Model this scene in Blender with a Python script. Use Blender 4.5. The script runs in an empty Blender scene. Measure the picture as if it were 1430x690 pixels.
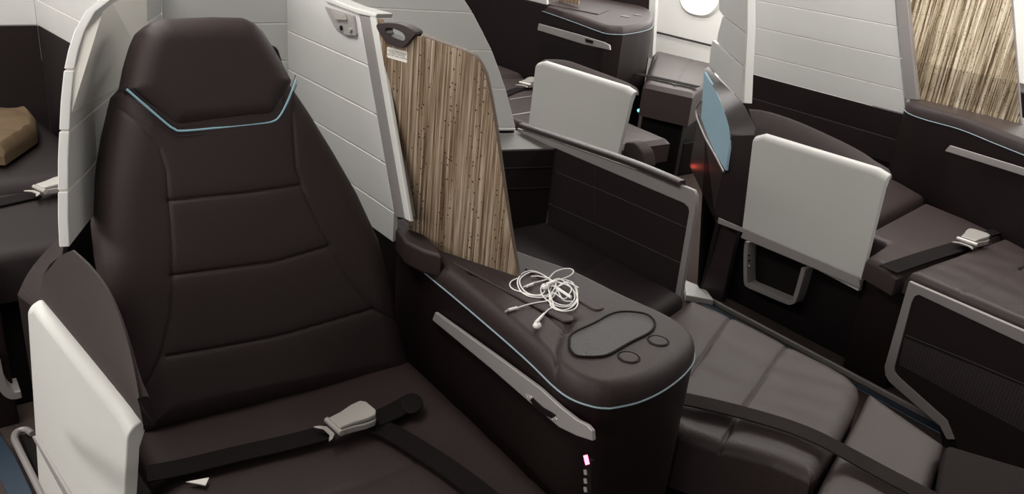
import bpy, bmesh, math, random
import numpy as np
from mathutils import Vector, Matrix
random.seed(4)
sc = bpy.context.scene
COL = sc.collection

# ------------------------------------------------------------------ camera geometry
F = 1150.0; CX, CY = 715.0, 345.0
_nad = np.array([445-CX, 3045-CY, F]); _nad /= np.linalg.norm(_nad)
_y = np.array([-250-CX, -241-CY, F]); _y -= _nad*(_y@_nad); _y /= np.linalg.norm(_y)
_z = -_nad; _x = np.cross(_y, _z)
R = np.array([_x, _y, _z])
CAM = np.array([0, 0, 1.55])
def ray(u, v):
    return R @ np.array([u-CX, v-CY, F])
def PL(u, v, p0, n):
    d = ray(u, v); n = np.array(n, float)
    return CAM + d*(((np.array(p0, float)-CAM)@n)/(d@n))
def PX(u, v, x): return PL(u, v, (x, 0, 0), (1, 0, 0))
def PY(u, v, y): return PL(u, v, (0, y, 0), (0, 1, 0))
def PZ(u, v, z): return PL(u, v, (0, 0, z), (0, 0, 1))
A = lambda *p: np.array(p, float)

# ------------------------------------------------------------------ materials
def mat(name, col, rough=.5, metal=0, bump=None, var=.0, vscale=8, spec=.5, sheen=0, coat=0):
    m = bpy.data.materials.new(name); m.use_nodes = True
    nt = m.node_tree; b = nt.nodes['Principled BSDF']
    b.inputs['Base Color'].default_value = (*col, 1)
    b.inputs['Roughness'].default_value = rough
    b.inputs['Metallic'].default_value = metal
    b.inputs['Specular IOR Level'].default_value = spec
    b.inputs['Coat Weight'].default_value = coat
    if sheen: b.inputs['Sheen Weight'].default_value = sheen
    tc = nt.nodes.new('ShaderNodeTexCoord')
    if var:
        n = nt.nodes.new('ShaderNodeTexNoise'); n.inputs['Scale'].default_value = vscale; n.inputs['Detail'].default_value = 5
        nt.links.new(tc.outputs['Object'], n.inputs['Vector'])
        mx = nt.nodes.new('ShaderNodeMix'); mx.data_type = 'RGBA'
        mx.inputs['A'].default_value = (*[c*(1-var) for c in col], 1)
        mx.inputs['B'].default_value = (*[min(1, c*(1+var)) for c in col], 1)
        nt.links.new(n.outputs['Fac'], mx.inputs['Factor'])
        nt.links.new(mx.outputs['Result'], b.inputs['Base Color'])
    if bump:
        s, st, kind = bump
        if kind == 'leather':
            n = nt.nodes.new('ShaderNodeTexVoronoi'); n.inputs['Scale'].default_value = s; o = n.outputs['Distance']
        else:
            n = nt.nodes.new('ShaderNodeTexNoise'); n.inputs['Scale'].default_value = s; n.inputs['Detail'].default_value = 4; o = n.outputs['Fac']
        nt.links.new(tc.outputs['Object'], n.inputs['Vector'])
        bp = nt.nodes.new('ShaderNodeBump'); bp.inputs['Strength'].default_value = st; bp.inputs['Distance'].default_value = .002
        nt.links.new(o, bp.inputs['Height']); nt.links.new(bp.outputs['Normal'], b.inputs['Normal'])
    return m
def emis(name, col, s):
    m = bpy.data.materials.new(name); m.use_nodes = True
    b = m.node_tree.nodes['Principled BSDF']; b.inputs['Base Color'].default_value = (*col, 1)
    b.inputs['Emission Color'].default_value = (*col, 1); b.inputs['Emission Strength'].default_value = s
    n = m.node_tree.nodes.new('ShaderNodeTexNoise'); n.inputs['Scale'].default_value = 3
    return m
M = {}
M['leather'] = mat('brown_leather', (.027, .0172, .0170), .55, bump=(420, .2, 'leather'), var=.10, vscale=5, spec=.32)
M['leather_soft'] = mat('brown_bedding_leather', (.037, .0255, .0250), .5, bump=(300, .2, 'leather'), var=.12, vscale=4, spec=.35)
M['leather_shaded'] = mat('shaded_leather', (.013, .009, .009), .6, bump=(420, .2, 'leather'), var=.1, spec=.2)  # same seat leather with shade put into its colour
M['belt_brown'] = mat('brown_webbing', (.021, .0155, .0148), .85, bump=(900, .5, 'noise'), var=.15, spec=.12)
M['fabric'] = mat('dark_brown_fabric', (.014, .009, .009), .9, bump=(700, .4, 'noise'), var=.15, vscale=20, spec=.2)
M['pad'] = mat('grey_brown_fabric', (.048, .038, .037), .8, bump=(800, .4, 'noise'), var=.1, vscale=30, spec=.3)
M['dark'] = mat('dark_brown_laminate', (.010, .0055, .0055), .5, bump=(200, .08, 'noise'), var=.15, vscale=6, spec=.22)
M['trim'] = mat('brown_satin_trim', (.028, .020, .020), .38, bump=(300, .1, 'noise'), var=.08, spec=.5)
M['black'] = mat('black_plastic', (.007, .005, .005), .7, var=.2, spec=.15)
M['shell'] = mat('white_shell_plastic', (.54, .54, .525), .5, bump=(900, .12, 'noise'), var=.03, spec=.35)
M['flap'] = mat('white_armrest_plastic', (.58, .58, .555), .42, bump=(900, .12, 'noise'), var=.02, spec=.4)
M['grey'] = mat('grey_painted_metal', (.30, .28, .275), .42, metal=.3, bump=(600, .1, 'noise'), var=.04)
M['silver'] = mat('brushed_silver', (.36, .34, .335), .38, metal=.25, bump=(500, .2, 'noise'), var=.05)
M['chrome'] = mat('polished_chrome', (.46, .44, .41), .28, metal=.35, bump=(60, .15, 'noise'), var=.05)
M['blue_pipe'] = mat('pale_blue_piping', (.25, .42, .50), .5, var=.05)
M['grey_pipe'] = mat('grey_blue_piping', (.28, .38, .43), .5, var=.05)
M['stitch'] = mat('brown_stitching', (.022, .016, .016), .7, var=.1)
M['blue_panel'] = mat('pale_blue_panel', (.33, .50, .60), .5, bump=(800, .1, 'noise'), var=.05)
M['blue_strip'] = mat('dark_blue_floor_strip', (.02, .035, .055), .5, var=.1)
M['greydark'] = mat('dark_grey_ledge', (.11, .105, .10), .5, var=.04)
M['belt'] = mat('dark_webbing', (.008, .006, .006), .85, bump=(900, .5, 'noise'), var=.15, spec=.12)
M['white'] = mat('white_cable_plastic', (.80, .79, .76), .4, var=.02)
M['paper'] = mat('brown_paper', (.095, .064, .036), .85, bump=(30, .8, 'noise'), var=.2, vscale=20, spec=.2)
M['label'] = mat('white_label', (.78, .76, .70), .5, var=.02)
M['ink'] = mat('dark_ink', (.05, .045, .04), .7, var=.05)
M['cabin'] = mat('cabin_wall_white', (.86, .85, .82), .5, var=.02)
M['tray'] = mat('pebbled_tray_mat', (.036, .031, .031), .42, bump=(500, .8, 'leather'), var=.1, vscale=40)
M['carpet'] = mat('brown_carpet', (.055, .041, .036), .95, bump=(260, 1.0, 'noise'), var=.65, vscale=190, spec=.1)
M['glow'] = emis('daylight_pane', (1, .97, .9), 1.6)
M['red'] = emis('pink_led', (1, .12, .25), 6)
M['teal'] = emis('teal_led', (.1, .8, .9), 5)
M['lamp'] = emis('ceiling_lamp', (1, .96, .9), 1.2)
# reed resin
def reed(name, c1, c2, c3, trans, sc_y, slant=0, clear=0.0, gam=.35, sh=0):
    m = bpy.data.materials.new(name); m.use_nodes = True
    nt = m.node_tree; N = nt.nodes; L = nt.links; b = N['Principled BSDF']
    tc = N.new('ShaderNodeTexCoord')
    mp = N.new('ShaderNodeMapping'); mp.inputs['Scale'].default_value = (sc_y, sc_y, sc_y*.018); mp.inputs['Rotation'].default_value = (slant, 0, 0)
    L.new(tc.outputs['Object'], mp.inputs['Vector'])
    n = N.new('ShaderNodeTexNoise'); n.inputs['Scale'].default_value = 1; n.inputs['Detail'].default_value = 5; n.inputs['Roughness'].default_value = .7
    L.new(mp.outputs['Vector'], n.inputs['Vector'])
    r = N.new('ShaderNodeValToRGB'); e = r.color_ramp.elements
    e[0].position = .36+sh; e[0].color = (*c3, 1); e[1].position = .66-sh; e[1].color = (*c2, 1)
    q = e.new(.5); q.color = (*c1, 1)
    L.new(n.outputs['Fac'], r.inputs['Fac'])
    v = N.new('ShaderNodeTexVoronoi'); v.inputs['Scale'].default_value = 110
    mv = N.new('ShaderNodeMapping'); mv.inputs['Scale'].default_value = (.3, 1, .7)
    L.new(tc.outputs['Object'], mv.inputs['Vector']); L.new(mv.outputs['Vector'], v.inputs['Vector'])
    lt = N.new('ShaderNodeMath'); lt.operation = 'LESS_THAN'; lt.inputs[1].default_value = .20; L.new(v.outputs['Distance'], lt.inputs[0])
    sp = N.new('ShaderNodeSeparateColor'); L.new(v.outputs['Color'], sp.inputs['Color'])
    l2 = N.new('ShaderNodeMath'); l2.operation = 'LESS_THAN'; l2.inputs[1].default_value = .45; L.new(sp.outputs['Red'], l2.inputs[0])
    mu = N.new('ShaderNodeMath'); mu.operation = 'MULTIPLY'; L.new(lt.outputs[0], mu.inputs[0]); L.new(l2.outputs[0], mu.inputs[1])
    mx = N.new('ShaderNodeMix'); mx.data_type = 'RGBA'; mx.inputs['B'].default_value = (.045, .028, .018, 1)
    L.new(mu.outputs[0], mx.inputs['Factor']); L.new(r.outputs['Color'], mx.inputs['A'])
    L.new(mx.outputs['Result'], b.inputs['Base Color']); b.inputs['Roughness'].default_value = .3
    t = N.new('ShaderNodeBsdfTranslucent'); L.new(mx.outputs['Result'], t.inputs['Color'])
    ms = N.new('ShaderNodeMixShader'); ms.inputs['Fac'].default_value = trans
    L.new(b.outputs[0], ms.inputs[1]); L.new(t.outputs[0], ms.inputs[2])
    tr_ = N.new('ShaderNodeBsdfTransparent'); gm = N.new('ShaderNodeGamma'); gm.inputs['Gamma'].default_value = gam; L.new(mx.outputs['Result'], gm.inputs['Color']); L.new(gm.outputs[0], tr_.inputs['Color'])
    m2 = N.new('ShaderNodeMixShader'); m2.inputs['Fac'].default_value = clear
    L.new(ms.outputs[0], m2.inputs[1]); L.new(tr_.outputs[0], m2.inputs[2]); L.new(m2.outputs[0], N['Material Output'].inputs['Surface'])
    return m
M['reed'] = reed('reed_resin', (.26, .185, .12), (.55, .46, .36), (.08, .048, .028), .2, 170)
M['reed2'] = reed('backlit_reed_resin', (.60, .50, .36), (1, .97, .88), (.10, .065, .04), .5, 110, .12, .6, .6, .06)
# mesh pocket material
def netmat():
    m = mat('mesh_pocket_net', (.02, .012, .012), .7)
    nt = m.node_tree; b = nt.nodes['Principled BSDF']
    tc = nt.nodes.new('ShaderNodeTexCoord'); c = nt.nodes.new('ShaderNodeTexChecker'); c.inputs['Scale'].default_value = 140
    c.inputs['Color1'].default_value = (.03, .02, .02, 1); c.inputs['Color2'].default_value = (.006, .004, .004, 1)
    mp = nt.nodes.new('ShaderNodeMapping'); mp.inputs['Rotation'].default_value = (.78, 0, 0)
    nt.links.new(tc.outputs['Object'], mp.inputs['Vector']); nt.links.new(mp.outputs['Vector'], c.inputs['Vector']); nt.links.new(c.outputs['Color'], b.inputs['Base Color'])
    return m
M['net'] = netmat()

# ------------------------------------------------------------------ object helpers
LOC = {}
def thing(name, label, cat, loc, group=None):
    o = bpy.data.objects.new(name, None); COL.objects.link(o); o.empty_display_size = .05
    o.location = loc; o['label'] = label; o['category'] = cat
    if group: o['group'] = group
    LOC[o.name] = A(*loc); return o
def mk(name, V, Fc, m, parent=None, smooth=False, bevel=0, seg=2, loc=None, label=None, angle=35):
    me = bpy.data.meshes.new(name)
    V = [A(*v) for v in V]
    if parent is not None: off = LOC[parent.name]
    else:
        off = A(*loc) if loc is not None else A(0, 0, 0)
    me.from_pydata([tuple(v-off) for v in V], [], [list(map(int, f)) for f in Fc])
    bm = bmesh.new(); bm.from_mesh(me)
    bmesh.ops.remove_doubles(bm, verts=bm.verts, dist=1e-6)
    bmesh.ops.recalc_face_normals(bm, faces=bm.faces)
    bm.to_mesh(me); bm.free()
    me.materials.append(M[m] if isinstance(m, str) else m)
    o = bpy.data.objects.new(name, me); COL.objects.link(o)
    if parent is not None: o.parent = parent
    else: o.location = tuple(off)
    LOC[o.name] = off
    if bevel:
        b = o.modifiers.new('bevel', 'BEVEL'); b.width = bevel; b.segments = seg; b.limit_method = 'ANGLE'; b.angle_limit = math.radians(35)
        smooth = True
    if smooth:
        me.polygons.foreach_set('use_smooth', [True]*len(me.polygons))
        if bevel:
            w = o.modifiers.new('wn', 'WEIGHTED_NORMAL'); w.keep_sharp = False
        else:
            try:
                bm = bmesh.new(); bm.from_mesh(me)
                for e in bm.edges:
                    if len(e.link_faces) == 2 and e.calc_face_angle(0) > math.radians(angle): e.smooth = False
                bm.to_mesh(me); bm.free()
            except Exception: pass
    if label: o['label'] = label
    return o
def tag(o, label, cat, group=None):
    o['label'] = label; o['category'] = cat
    if group: o['group'] = group
    return o
class MB:
    def __init__(s): s.V = []; s.F = []
    def add(s, V, F):
        n = len(s.V); s.V += [A(*v) for v in V]; s.F += [[i+n for i in f] for f in F]; return s
    def solid(s, pts, d):
        pts = [A(*p) for p in pts]; d = A(*d); n = len(pts)
        F = [list(range(n))[::-1], [i+n for i in range(n)]] + [[i, (i+1) % n, (i+1) % n+n, i+n] for i in range(n)]
        return s.add(pts+[p+d for p in pts], F)
    def loft(s, a, b):
        n = len(a)
        F = [list(range(n))[::-1], [i+n for i in range(n)]] + [[i, (i+1) % n, (i+1) % n+n, i+n] for i in range(n)]
        return s.add(list(a)+list(b), F)
    def box(s, lo, hi):
        x0, y0, z0 = lo; x1, y1, z1 = hi
        return s.solid([(x0, y0, z0), (x1, y0, z0), (x1, y1, z0), (x0, y1, z0)], (0, 0, z1-z0))
    def tube(s, P, r, n=8, closed=False):
        P = [A(*p) for p in P]; k = len(P); V = []; F = []
        prev = None
        for i in range(k):
            if closed: t = P[(i+1) % k]-P[i-1]
            else: t = P[min(i+1, k-1)]-P[max(i-1, 0)]
            t = t/(np.linalg.norm(t)+1e-12)
            if prev is None:
                a = A(0, 0, 1) if abs(t[2]) < .9 else A(1, 0, 0)
                u = np.cross(t, a); u /= np.linalg.norm(u)
            else:
                u = prev-t*(prev@t); u /= np.linalg.norm(u)
            prev = u; w = np.cross(t, u)
            rr = r[i] if hasattr(r, '__len__') else r
            for j in range(n):
                a = 2*math.pi*j/n; V.append(P[i]+(u*math.cos(a)+w*math.sin(a))*rr)
        m = k if closed else k-1
        for i in range(m):
            for j in range(n):
                a = i*n+j; b = i*n+(j+1) % n; c = ((i+1) % k)*n+(j+1) % n; d = ((i+1) % k)*n+j
                F.append([a, b, c, d])
        if not closed: F += [list(range(n))[::-1], [(k-1)*n+j for j in range(n)]]
        return s.add(V, F)
    def ribbon(s, P, W, th=.002):
        """flat strap: P centre points, W half-width vectors"""
        P = [A(*p) for p in P]; k = len(P); V = []; F = []
        for i in range(k):
            w = A(*W[i]) if len(W) == k else A(*W[0])
            t = P[min(i+1, k-1)]-P[max(i-1, 0)]; nn = np.cross(w, t); nn /= np.linalg.norm(nn)+1e-9
            if nn[2] < 0: nn = -nn
            V += [P[i]-w, P[i]+w, P[i]+w+nn*th, P[i]-w+nn*th]
        for i in range(k-1):
            for j in range(4):
                F.append([i*4+j, i*4+(j+1) % 4, (i+1)*4+(j+1) % 4, (i+1)*4+j])
        F += [[0, 1, 2, 3], [(k-1)*4+j for j in range(4)]]
        return s.add(V, F)
    def build(s, name, m, parent=None, **k): return mk(name, s.V, s.F, m, parent, **k)
def spl(P, n=60, closed=False):
    """Catmull-Rom through points"""
    P = [A(*p) for p in P]; k = len(P); out = []
    segs = k if closed else k-1
    per = max(2, n//segs)
    for i in range(segs):
        if closed: p0, p1, p2, p3 = P[i-1], P[i], P[(i+1) % k], P[(i+2) % k]
        else: p0, p1, p2, p3 = P[max(i-1, 0)], P[i], P[i+1], P[min(i+2, k-1)]
        for j in range(per):
            t = j/per
            out.append(.5*((2*p1)+(-p0+p2)*t+(2*p0-5*p1+4*p2-p3)*t*t+(-p0+3*p1-3*p2+p3)*t**3))
    if not closed: out.append(P[-1])
    return out
def rnd(P, r, n=5):
    """round the corners of a closed polygon"""
    P = [A(*p) for p in P]; out = []; k = len(P)
    for i in range(k):
        p = P[i]; a = P[i-1]-p; b = P[(i+1) % k]-p
        rr = r[i] if hasattr(r, '__len__') else r
        la, lb = np.linalg.norm(a), np.linalg.norm(b)
        q = min(rr, la*.48, lb*.48)
        if q < 1e-5: out.append(p); continue
        s, e = p+a/la*q, p+b/lb*q
        for j in range(n+1):
            t = j/n; out.append((1-t)**2*s+2*t*(1-t)*p+t*t*e)
    return out
def resamp(P, n):
    P = np.array(P); d = np.r_[0, np.cumsum(np.linalg.norm(np.diff(P, axis=0), axis=1))]
    t = np.linspace(0, d[-1], n)
    return np.array([np.interp(t, d, P[:, k]) for k in range(3)]).T
def segdist(Q, a, b):
    ab = b-a; t = np.clip(((Q-a)@ab)/(ab@ab+1e-12), 0, 1)
    return np.linalg.norm(Q-(a+t[..., None]*ab), axis=-1)
def polydist(Q, P, closed=True):
    d = np.full(Q.shape[:-1], 1e9); n = len(P)
    for i in range(n if closed else n-1):
        d = np.minimum(d, segdist(Q, P[i], P[(i+1) % n]))
    return d
def pad(L, Rr, nrm, th=.03, rim=.05, skirt=.05, seams=(), na=60, nb=90, sw=.005, sd=.006, bulge=None, pw=2.0, wr=0, seed=0):
    """padded surface between two edge polylines; raised along nrm, walls go down by skirt"""
    nrm = A(*nrm); nrm /= np.linalg.norm(nrm)
    l, r = resamp(L, nb), resamp(Rr, nb)
    a = np.linspace(0, 1, na); a = .5-.5*np.cos(a*math.pi)*(.6)-.5*(1-2*a)*.4
    Q = l[:, None, :]*(1-a)[None, :, None]+r[:, None, :]*a[None, :, None]
    out = np.array(list(l)+list(r[::-1]))
    e = polydist(Q, out)
    q = np.clip(e/rim, 0, 1); h = th*(1-(1-q)**pw)**(1/pw)
    for s in seams:
        s = np.array([A(*p) for p in s])
        dd = polydist(Q, s, False); h = h-sd*.6*np.exp(-(dd/sw)**2)-sd*.3*np.exp(-(dd/(sw*4))**2)
    if bulge is not None: h = h+bulge(Q)*q
    if wr:
        rs = np.random.RandomState(seed)
        for k in range(7):
            f = rs.uniform(12, 45); an = rs.uniform(-.5, .5); ph = rs.uniform(0, 6)
            h = h+wr*q*np.sin(f*(Q[..., 0]*math.cos(an)+Q[..., 1]*math.sin(an))*1.3+ph+2*np.sin(5*Q[..., 1]+ph))*np.sin(9*Q[..., 1]+6*Q[..., 0]+ph)/3
    S = Q+nrm*h[..., None]
    V = [S[i, j] for i in range(nb) for j in range(na)]; F = []
    for i in range(nb-1):
        for j in range(na-1):
            F.append([i*na+j, i*na+j+1, (i+1)*na+j+1, (i+1)*na+j])
    ring = [j for j in range(na)]+[i*na+na-1 for i in range(1, nb)]+[(nb-1)*na+j for j in range(na-2, -1, -1)]+[i*na for i in range(nb-2, 0, -1)]
    n0 = len(V); m = len(ring)
    for i in ring: V.append(V[i]-nrm*skirt)
    for k in range(m): F.append([ring[k], ring[(k+1) % m], n0+(k+1) % m, n0+k])
    F.append([n0+k for k in range(m)])
    return V, F
def P2(pts, f): return [f(*p) for p in pts]

# ================================================================== SETTING
def struct(o): o['kind'] = 'structure'; return o
struct(MB().box((-1.6, -1.5, -.06), (5.25, 7.5, 0)).build('floor', 'carpet'))
struct(MB().box((-1.7, -1.5, -.06), (-1.6, 7.5, 2.35)).build('wall_left', 'cabin'))
WX = 5.1
wr = MB()
wr.box((WX+.02, -1.5, -.06), (WX+.12, 7.5, .64)); wr.box((WX, -1.5, .655), (WX+.12, 7.5, 2.35))
struct(wr.build('wall_right', 'cabin', bevel=.004))
struct(MB().box((WX-.03, -1.5, 0), (WX+.02, 7.5, .45)).build('trim_1', 'cabin', bevel=.01))
struct(MB().box((-1.6, -1.5, 2.35), (5.25, 7.5, 2.42)).build('ceiling', 'cabin'))
wi = 0
for yc in (4.30, 2.95, 1.55, .25):
    wi += 1
    zc = 1.14
    def ov(ry, rz, x, n=40): return [A(x, yc+ry*math.copysign(abs(math.cos(t))**.75, math.cos(t)), zc+rz*math.copysign(abs(math.sin(t))**.75, math.sin(t))) for t in [2*math.pi*i/n for i in range(n)]]
    a, b, c = ov(.24, .31, WX-.001), ov(.22, .29, WX-.02), ov(.19, .26, WX-.006)
    n = 40; V = a+b+c; Fc = []
    for i in range(n):
        j = (i+1) % n
        Fc += [[i, j, n+j, n+i], [n+i, n+j, 2*n+j, 2*n+i]]
    w = mk('window_%d' % wi, V, Fc, 'cabin', smooth=True, loc=(WX, yc, zc)); w['kind'] = 'structure'
    mk('pane', ov(.192, .262, WX-.008), [list(range(n))], 'glow', parent=w)
# ceiling lamps (their light comes from area lights right below)
for i, x in enumerate((.15, 3.4)):
    o = MB().box((x-.12, -1.2, 2.325), (x+.12, 7.2, 2.352)).build('ceiling_light', 'lamp', loc=(x, 3, 2.34))
    struct(o)

# floor strips and tracks
def floor_piece(name, pts, h, m, label, cat, z=0, bevel=.003):
    pts = [A(p[0], p[1], z) for p in pts]
    o = MB().solid(pts, (0, 0, h)).build(name, m, bevel=bevel, loc=(*pts[0][:2], z)); tag(o, label, cat); return o
xt = 2.74
floor_piece('seat_track_cover', [(xt, -.4, 0), (xt+.014, -.4, 0), (xt+.014, 2.05, 0), (xt, 2.05, 0)], .022, 'grey', 'long grey floor rail along the base of the right aisle seat', 'floor rail')
ec = P2([(955, 390), (958, 412), (997, 419), (985, 402)], lambda u, v: PZ(u, v, .03))
ec = [A(p[0], p[1], 0) for p in ec]
tag(MB().solid(ec, (0, 0, .03)).build('rail_end_cap', 'flap', bevel=.004, loc=tuple(ec[0])), 'white end cap on the floor rail beside the frame post', 'end cap')
floor_piece('floor_path_strip', [(xt-.05, -.4, 0), (xt-.015, -.4, 0), (xt-.015, 2.35, 0), (xt-.05, 2.35, 0)], .006, 'blue_strip', 'dark blue floor strip between the flat bed and the right floor rail', 'floor strip')
floor_piece('floor_path_strip', P2([(-30, 560), (22, 640), (60, 720), (22, 720), (-12, 640), (-60, 560)], lambda u, v: PZ(u, v, 0)), .006, 'blue_strip', 'dark blue floor strip in the bottom left corner of the picture', 'floor strip')
# grey loop rail, bottom left
lp = [PZ(u, v, .03) for u, v in [(78, 730), (48, 670), (27, 628), (20, 612), (24, 603), (36, 600), (45, 606)]]
o = MB().tube(spl(lp, 40), .009, 8).build('floor_guide_rail', 'grey', smooth=True, loc=tuple(lp[3]-A(0, 0, .03)))
tag(o, 'thin grey looped guide rail on the floor beside the white armrest panel', 'guide rail')
fp = [PZ(u, v, .02) for u, v in [(26, 606), (44, 606), (110, 730), (84, 735)]]
o = MB().solid([A(p[0], p[1], 0) for p in fp], (0, 0, .02)).build('floor_track', 'black', bevel=.004, loc=tuple(A(fp[0][0], fp[0][1], 0)))
tag(o, 'black seat track on the carpet inside the looped grey rail', 'seat track')

# ================================================================== SEAT BELT BUCKLE
def buckle(parent, c, d, s=1.0, tongue=True, face=A(0, 0, 1)):
    """c centre, d unit direction from tongue to webbing end (towards wide side)"""
    d = A(*d); d /= np.linalg.norm(d); n = A(*face); w = np.cross(n, d); w /= np.linalg.norm(w); n = np.cross(d, w)
    P = lambda a, b, h: A(*c)+d*a*s+w*b*s+n*h*s
    body = [(-.030, -.019), (-.030, .019), (-.01, .021), (.015, .027), (.033, .027), (.038, .02), (.038, -.02), (.033, -.027), (.015, -.027), (-.01, -.021)]
    bd = MB().loft([P(a, b*.92, 0) for a, b in body], [P(a, b, .013) for a, b in body]).build('buckle_case', 'chrome', parent, bevel=.0025, label='chrome lift-lever buckle')
    lid = [(-.031, -.017), (-.031, .017), (-.008, .0185), (.016, .0245), (.034, .0245), (.0405, .015), (.0405, -.015), (.034, -.0245), (.016, -.0245), (-.008, -.0185)]
    MB().loft([P(a, b, .0135+.003*(a+.03)/.07) for a, b in lid], [P(a, b*.97, .019+.005*(a+.03)/.07) for a, b in lid]).build('buckle_lever', 'chrome', bd, bevel=.002)
    MB().tube([P(-.031, -.023, .011), P(-.031, .023, .011)], .005*s, 10).build('hinge_pin', 'chrome', bd, smooth=True)
    if tongue:
        tg = [(-.046, -.021), (-.037, -.012), (-.037, .012), (-.046, .021), (-.055, .024), (-.052, .019), (-.045, .010), (-.045, -.010), (-.052, -.019), (-.055, -.024)]
        MB().solid([P(a, b, .004) for a, b in tg], n*.003*s).build('tongue', 'chrome', parent, bevel=.001)
    return bd

# ================================================================== MAIN SEAT
BN = A(0, -1, .3); BN /= np.linalg.norm(BN)
def PB(u, v): return PL(u, v, (0, 1.45, .5), (0, 1, -.3))
seat = thing('airline_seat', 'dark brown leather airline seat facing the camera with pale blue headrest piping', 'seat', (.6, 1.2, 0))
Lp = P2([(203, 612), (196, 560), (178, 490), (160, 430), (148, 370), (143, 320), (147, 255), (158, 190), (175, 127)], PB)
Rp = P2([(585, 528), (578, 500), (566, 452), (556, 400), (538, 335), (508, 270), (475, 212), (440, 155), (412, 112)], PB)
HL = P2([(240, 184), (176, 127), (183, 90), (192, 60), (200, 42), (214, 30), (232, 25), (270, 23)], PB)
HR = P2([(375, 174), (412, 112), (398, 88), (384, 64), (370, 42), (358, 30), (342, 23), (300, 22)], PB)
blue = P2([(175, 125), (205, 151), (232, 174), (241, 180), (252, 183), (300, 179), (350, 174), (378, 170), (389, 161), (400, 140), (411, 112)], PB)
sl = P2([(170, 150), (200, 178), (222, 208), (232, 240), (236, 290), (240, 345), (241, 400), (237, 445), (226, 495), (203, 548)], PB)
sr = P2([(412, 125), (407, 160), (409, 200), (412, 235), (424, 272), (444, 315), (465, 355), (492, 400), (520, 432), (562, 452)], PB)
s1 = P2([(235, 281), (280, 276), (340, 270), (416, 259)], PB)
s2 = P2([(240, 385), (300, 377), (380, 366), (458, 344)], PB)
s3 = P2([(233, 498), (300, 486), (390, 468), (520, 432)], PB)
blg = lambda Q: .022*np.exp(-((Q[..., 0]-.585)/.17)**2)
# backrest spans up to the head cushion
tL = P2([(203, 612), (196, 560), (178, 490), (160, 430), (148, 370), (143, 320), (147, 255), (158, 190), (172, 132), (210, 90), (260, 60)], PB)
tR = P2([(585, 528), (578, 500), (566, 452), (556, 400), (538, 335), (508, 270), (475, 212), (440, 155), (414, 116), (380, 85), (330, 58)], PB)
V, Fc = pad(tL, tR, BN, .045, .06, .07, [sl, sr, s1, s2, s3], na=190, nb=280, sd=.0055, sw=.0035, bulge=lambda Q: .012*np.exp(-((Q[..., 0]-.585)/.2)**2))
back = mk('backrest', [v-BN*.045 for v in V], Fc, 'leather', seat, smooth=True)
def lay(pts, off):
    return [A(*p)+BN*off for p in pts]
def onsurf(pts, obj_V, na=90):
    return pts
# head cushion: lower edge is the V shaped blue piping
hl = P2([(314, 178), (252, 183), (240, 181), (205, 151), (176, 126), (183, 90), (192, 60), (200, 42), (214, 30), (232, 25), (270, 23)], PB)
hr = P2([(314, 178), (350, 174), (378, 171), (389, 163), (411, 113), (398, 88), (384, 64), (370, 42), (358, 30), (342, 23), (300, 22)], PB)
V, Fc = pad(hl, hr, BN, .040, .045, .05, [], na=60, nb=80)
head = mk('headrest', [v-BN*.021 for v in V], Fc, 'leather', seat, smooth=True)
bl = [p+BN*.010 for p in spl(blue, 80)]
MB().tube(bl, .0023, 8).build('headrest_piping', 'blue_pipe', head, smooth=True, label='pale blue piping')
for kk, dz in ((0, -.009), (1, .009)):
    MB().tube([p+A(0, .3, 1)*dz*1.0+BN*.0 for p in bl], .0008, 5).build('stitch_line', 'stitch', head, smooth=True)
# cushion
cl = [A(.285, 1.52, .49), A(.285, 1.2, .49), A(.29, .86, .49), A(.33, .80, .49)]
cr = [A(.925, 1.52, .49), A(.92, 1.2, .49), A(.91, .86, .49), A(.87, .80, .49)]
cse = [[A(.29, y+.03, .49), A(.6, y, .49), A(.91, y+.01, .49)] for y in (1.26, 1.12, .98)]
V, Fc = pad(cl, cr, (0, 0, 1), .03, .05, .14, cse, na=80, nb=90, wr=.0012, seed=3, sd=.004)
mk('seat_cushion', [v-A(0, 0, .015) for v in V], Fc, 'leather', seat, smooth=True)
MB().box((.31, .86, 0), (.9, 1.9, .36)).build('seat_base', 'black', seat, bevel=.01)
mb = MB(); mb.solid([A(.36, 1.56, .52), A(.86, 1.56, .52), A(.72, 1.76, 1.2), A(.46, 1.76, 1.2)], (0, .05, 0))
mb.build('back_frame', 'black', seat, bevel=.01)
tp = P2([(260, 674), (292, 668), (287, 679), (278, 677)], lambda u, v: PZ(u, v, .515))
MB().solid(tp, (0, 0, .002)).build('care_tag', 'label', seat, label='small white fabric tag')
# belt of the main seat
belt = thing('seat_belt', 'dark seat belt with chrome buckle lying on the nearest brown seat cushion', 'seat belt', (.62, 1.17, .51))
zb = .52
pz = lambda u, v: PZ(u, v, zb)
def strap(parent, px, wpx, z, m='belt', name='webbing', n=30, lift=0):
    C = [PZ(u, v, z) for u, v in px]
    C = spl(C, n); W = []
    for i in range(len(C)):
        t = C[min(i+1, len(C)-1)]-C[max(i-1, 0)]; w = np.cross(t, (0, 0, 1)); w /= np.linalg.norm(w); W.append(w*wpx)
    return MB().ribbon(C, W, .004).build(name, m, parent, smooth=True)
strap(belt, [(205, 664), (260, 653), (330, 636), (400, 620), (462, 604)], .024, zb)
strap(belt, [(515, 590), (545, 578), (578, 560)], .025, zb+.003)
strap(belt, [(505, 592), (540, 602), (585, 628), (640, 665), (700, 712)], .024, zb)
an = [PZ(575+16*math.cos(t), 562+14*math.sin(t), zb+.012) for t in np.linspace(0, 2*math.pi, 20)[:-1]]
MB().solid([p-A(0, 0, .006) for p in an], (0, 0, .006)).build('anchor_cover', 'black', belt, bevel=.003)
d = PZ(515, 585, zb)-PZ(470, 603, zb)
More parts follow.
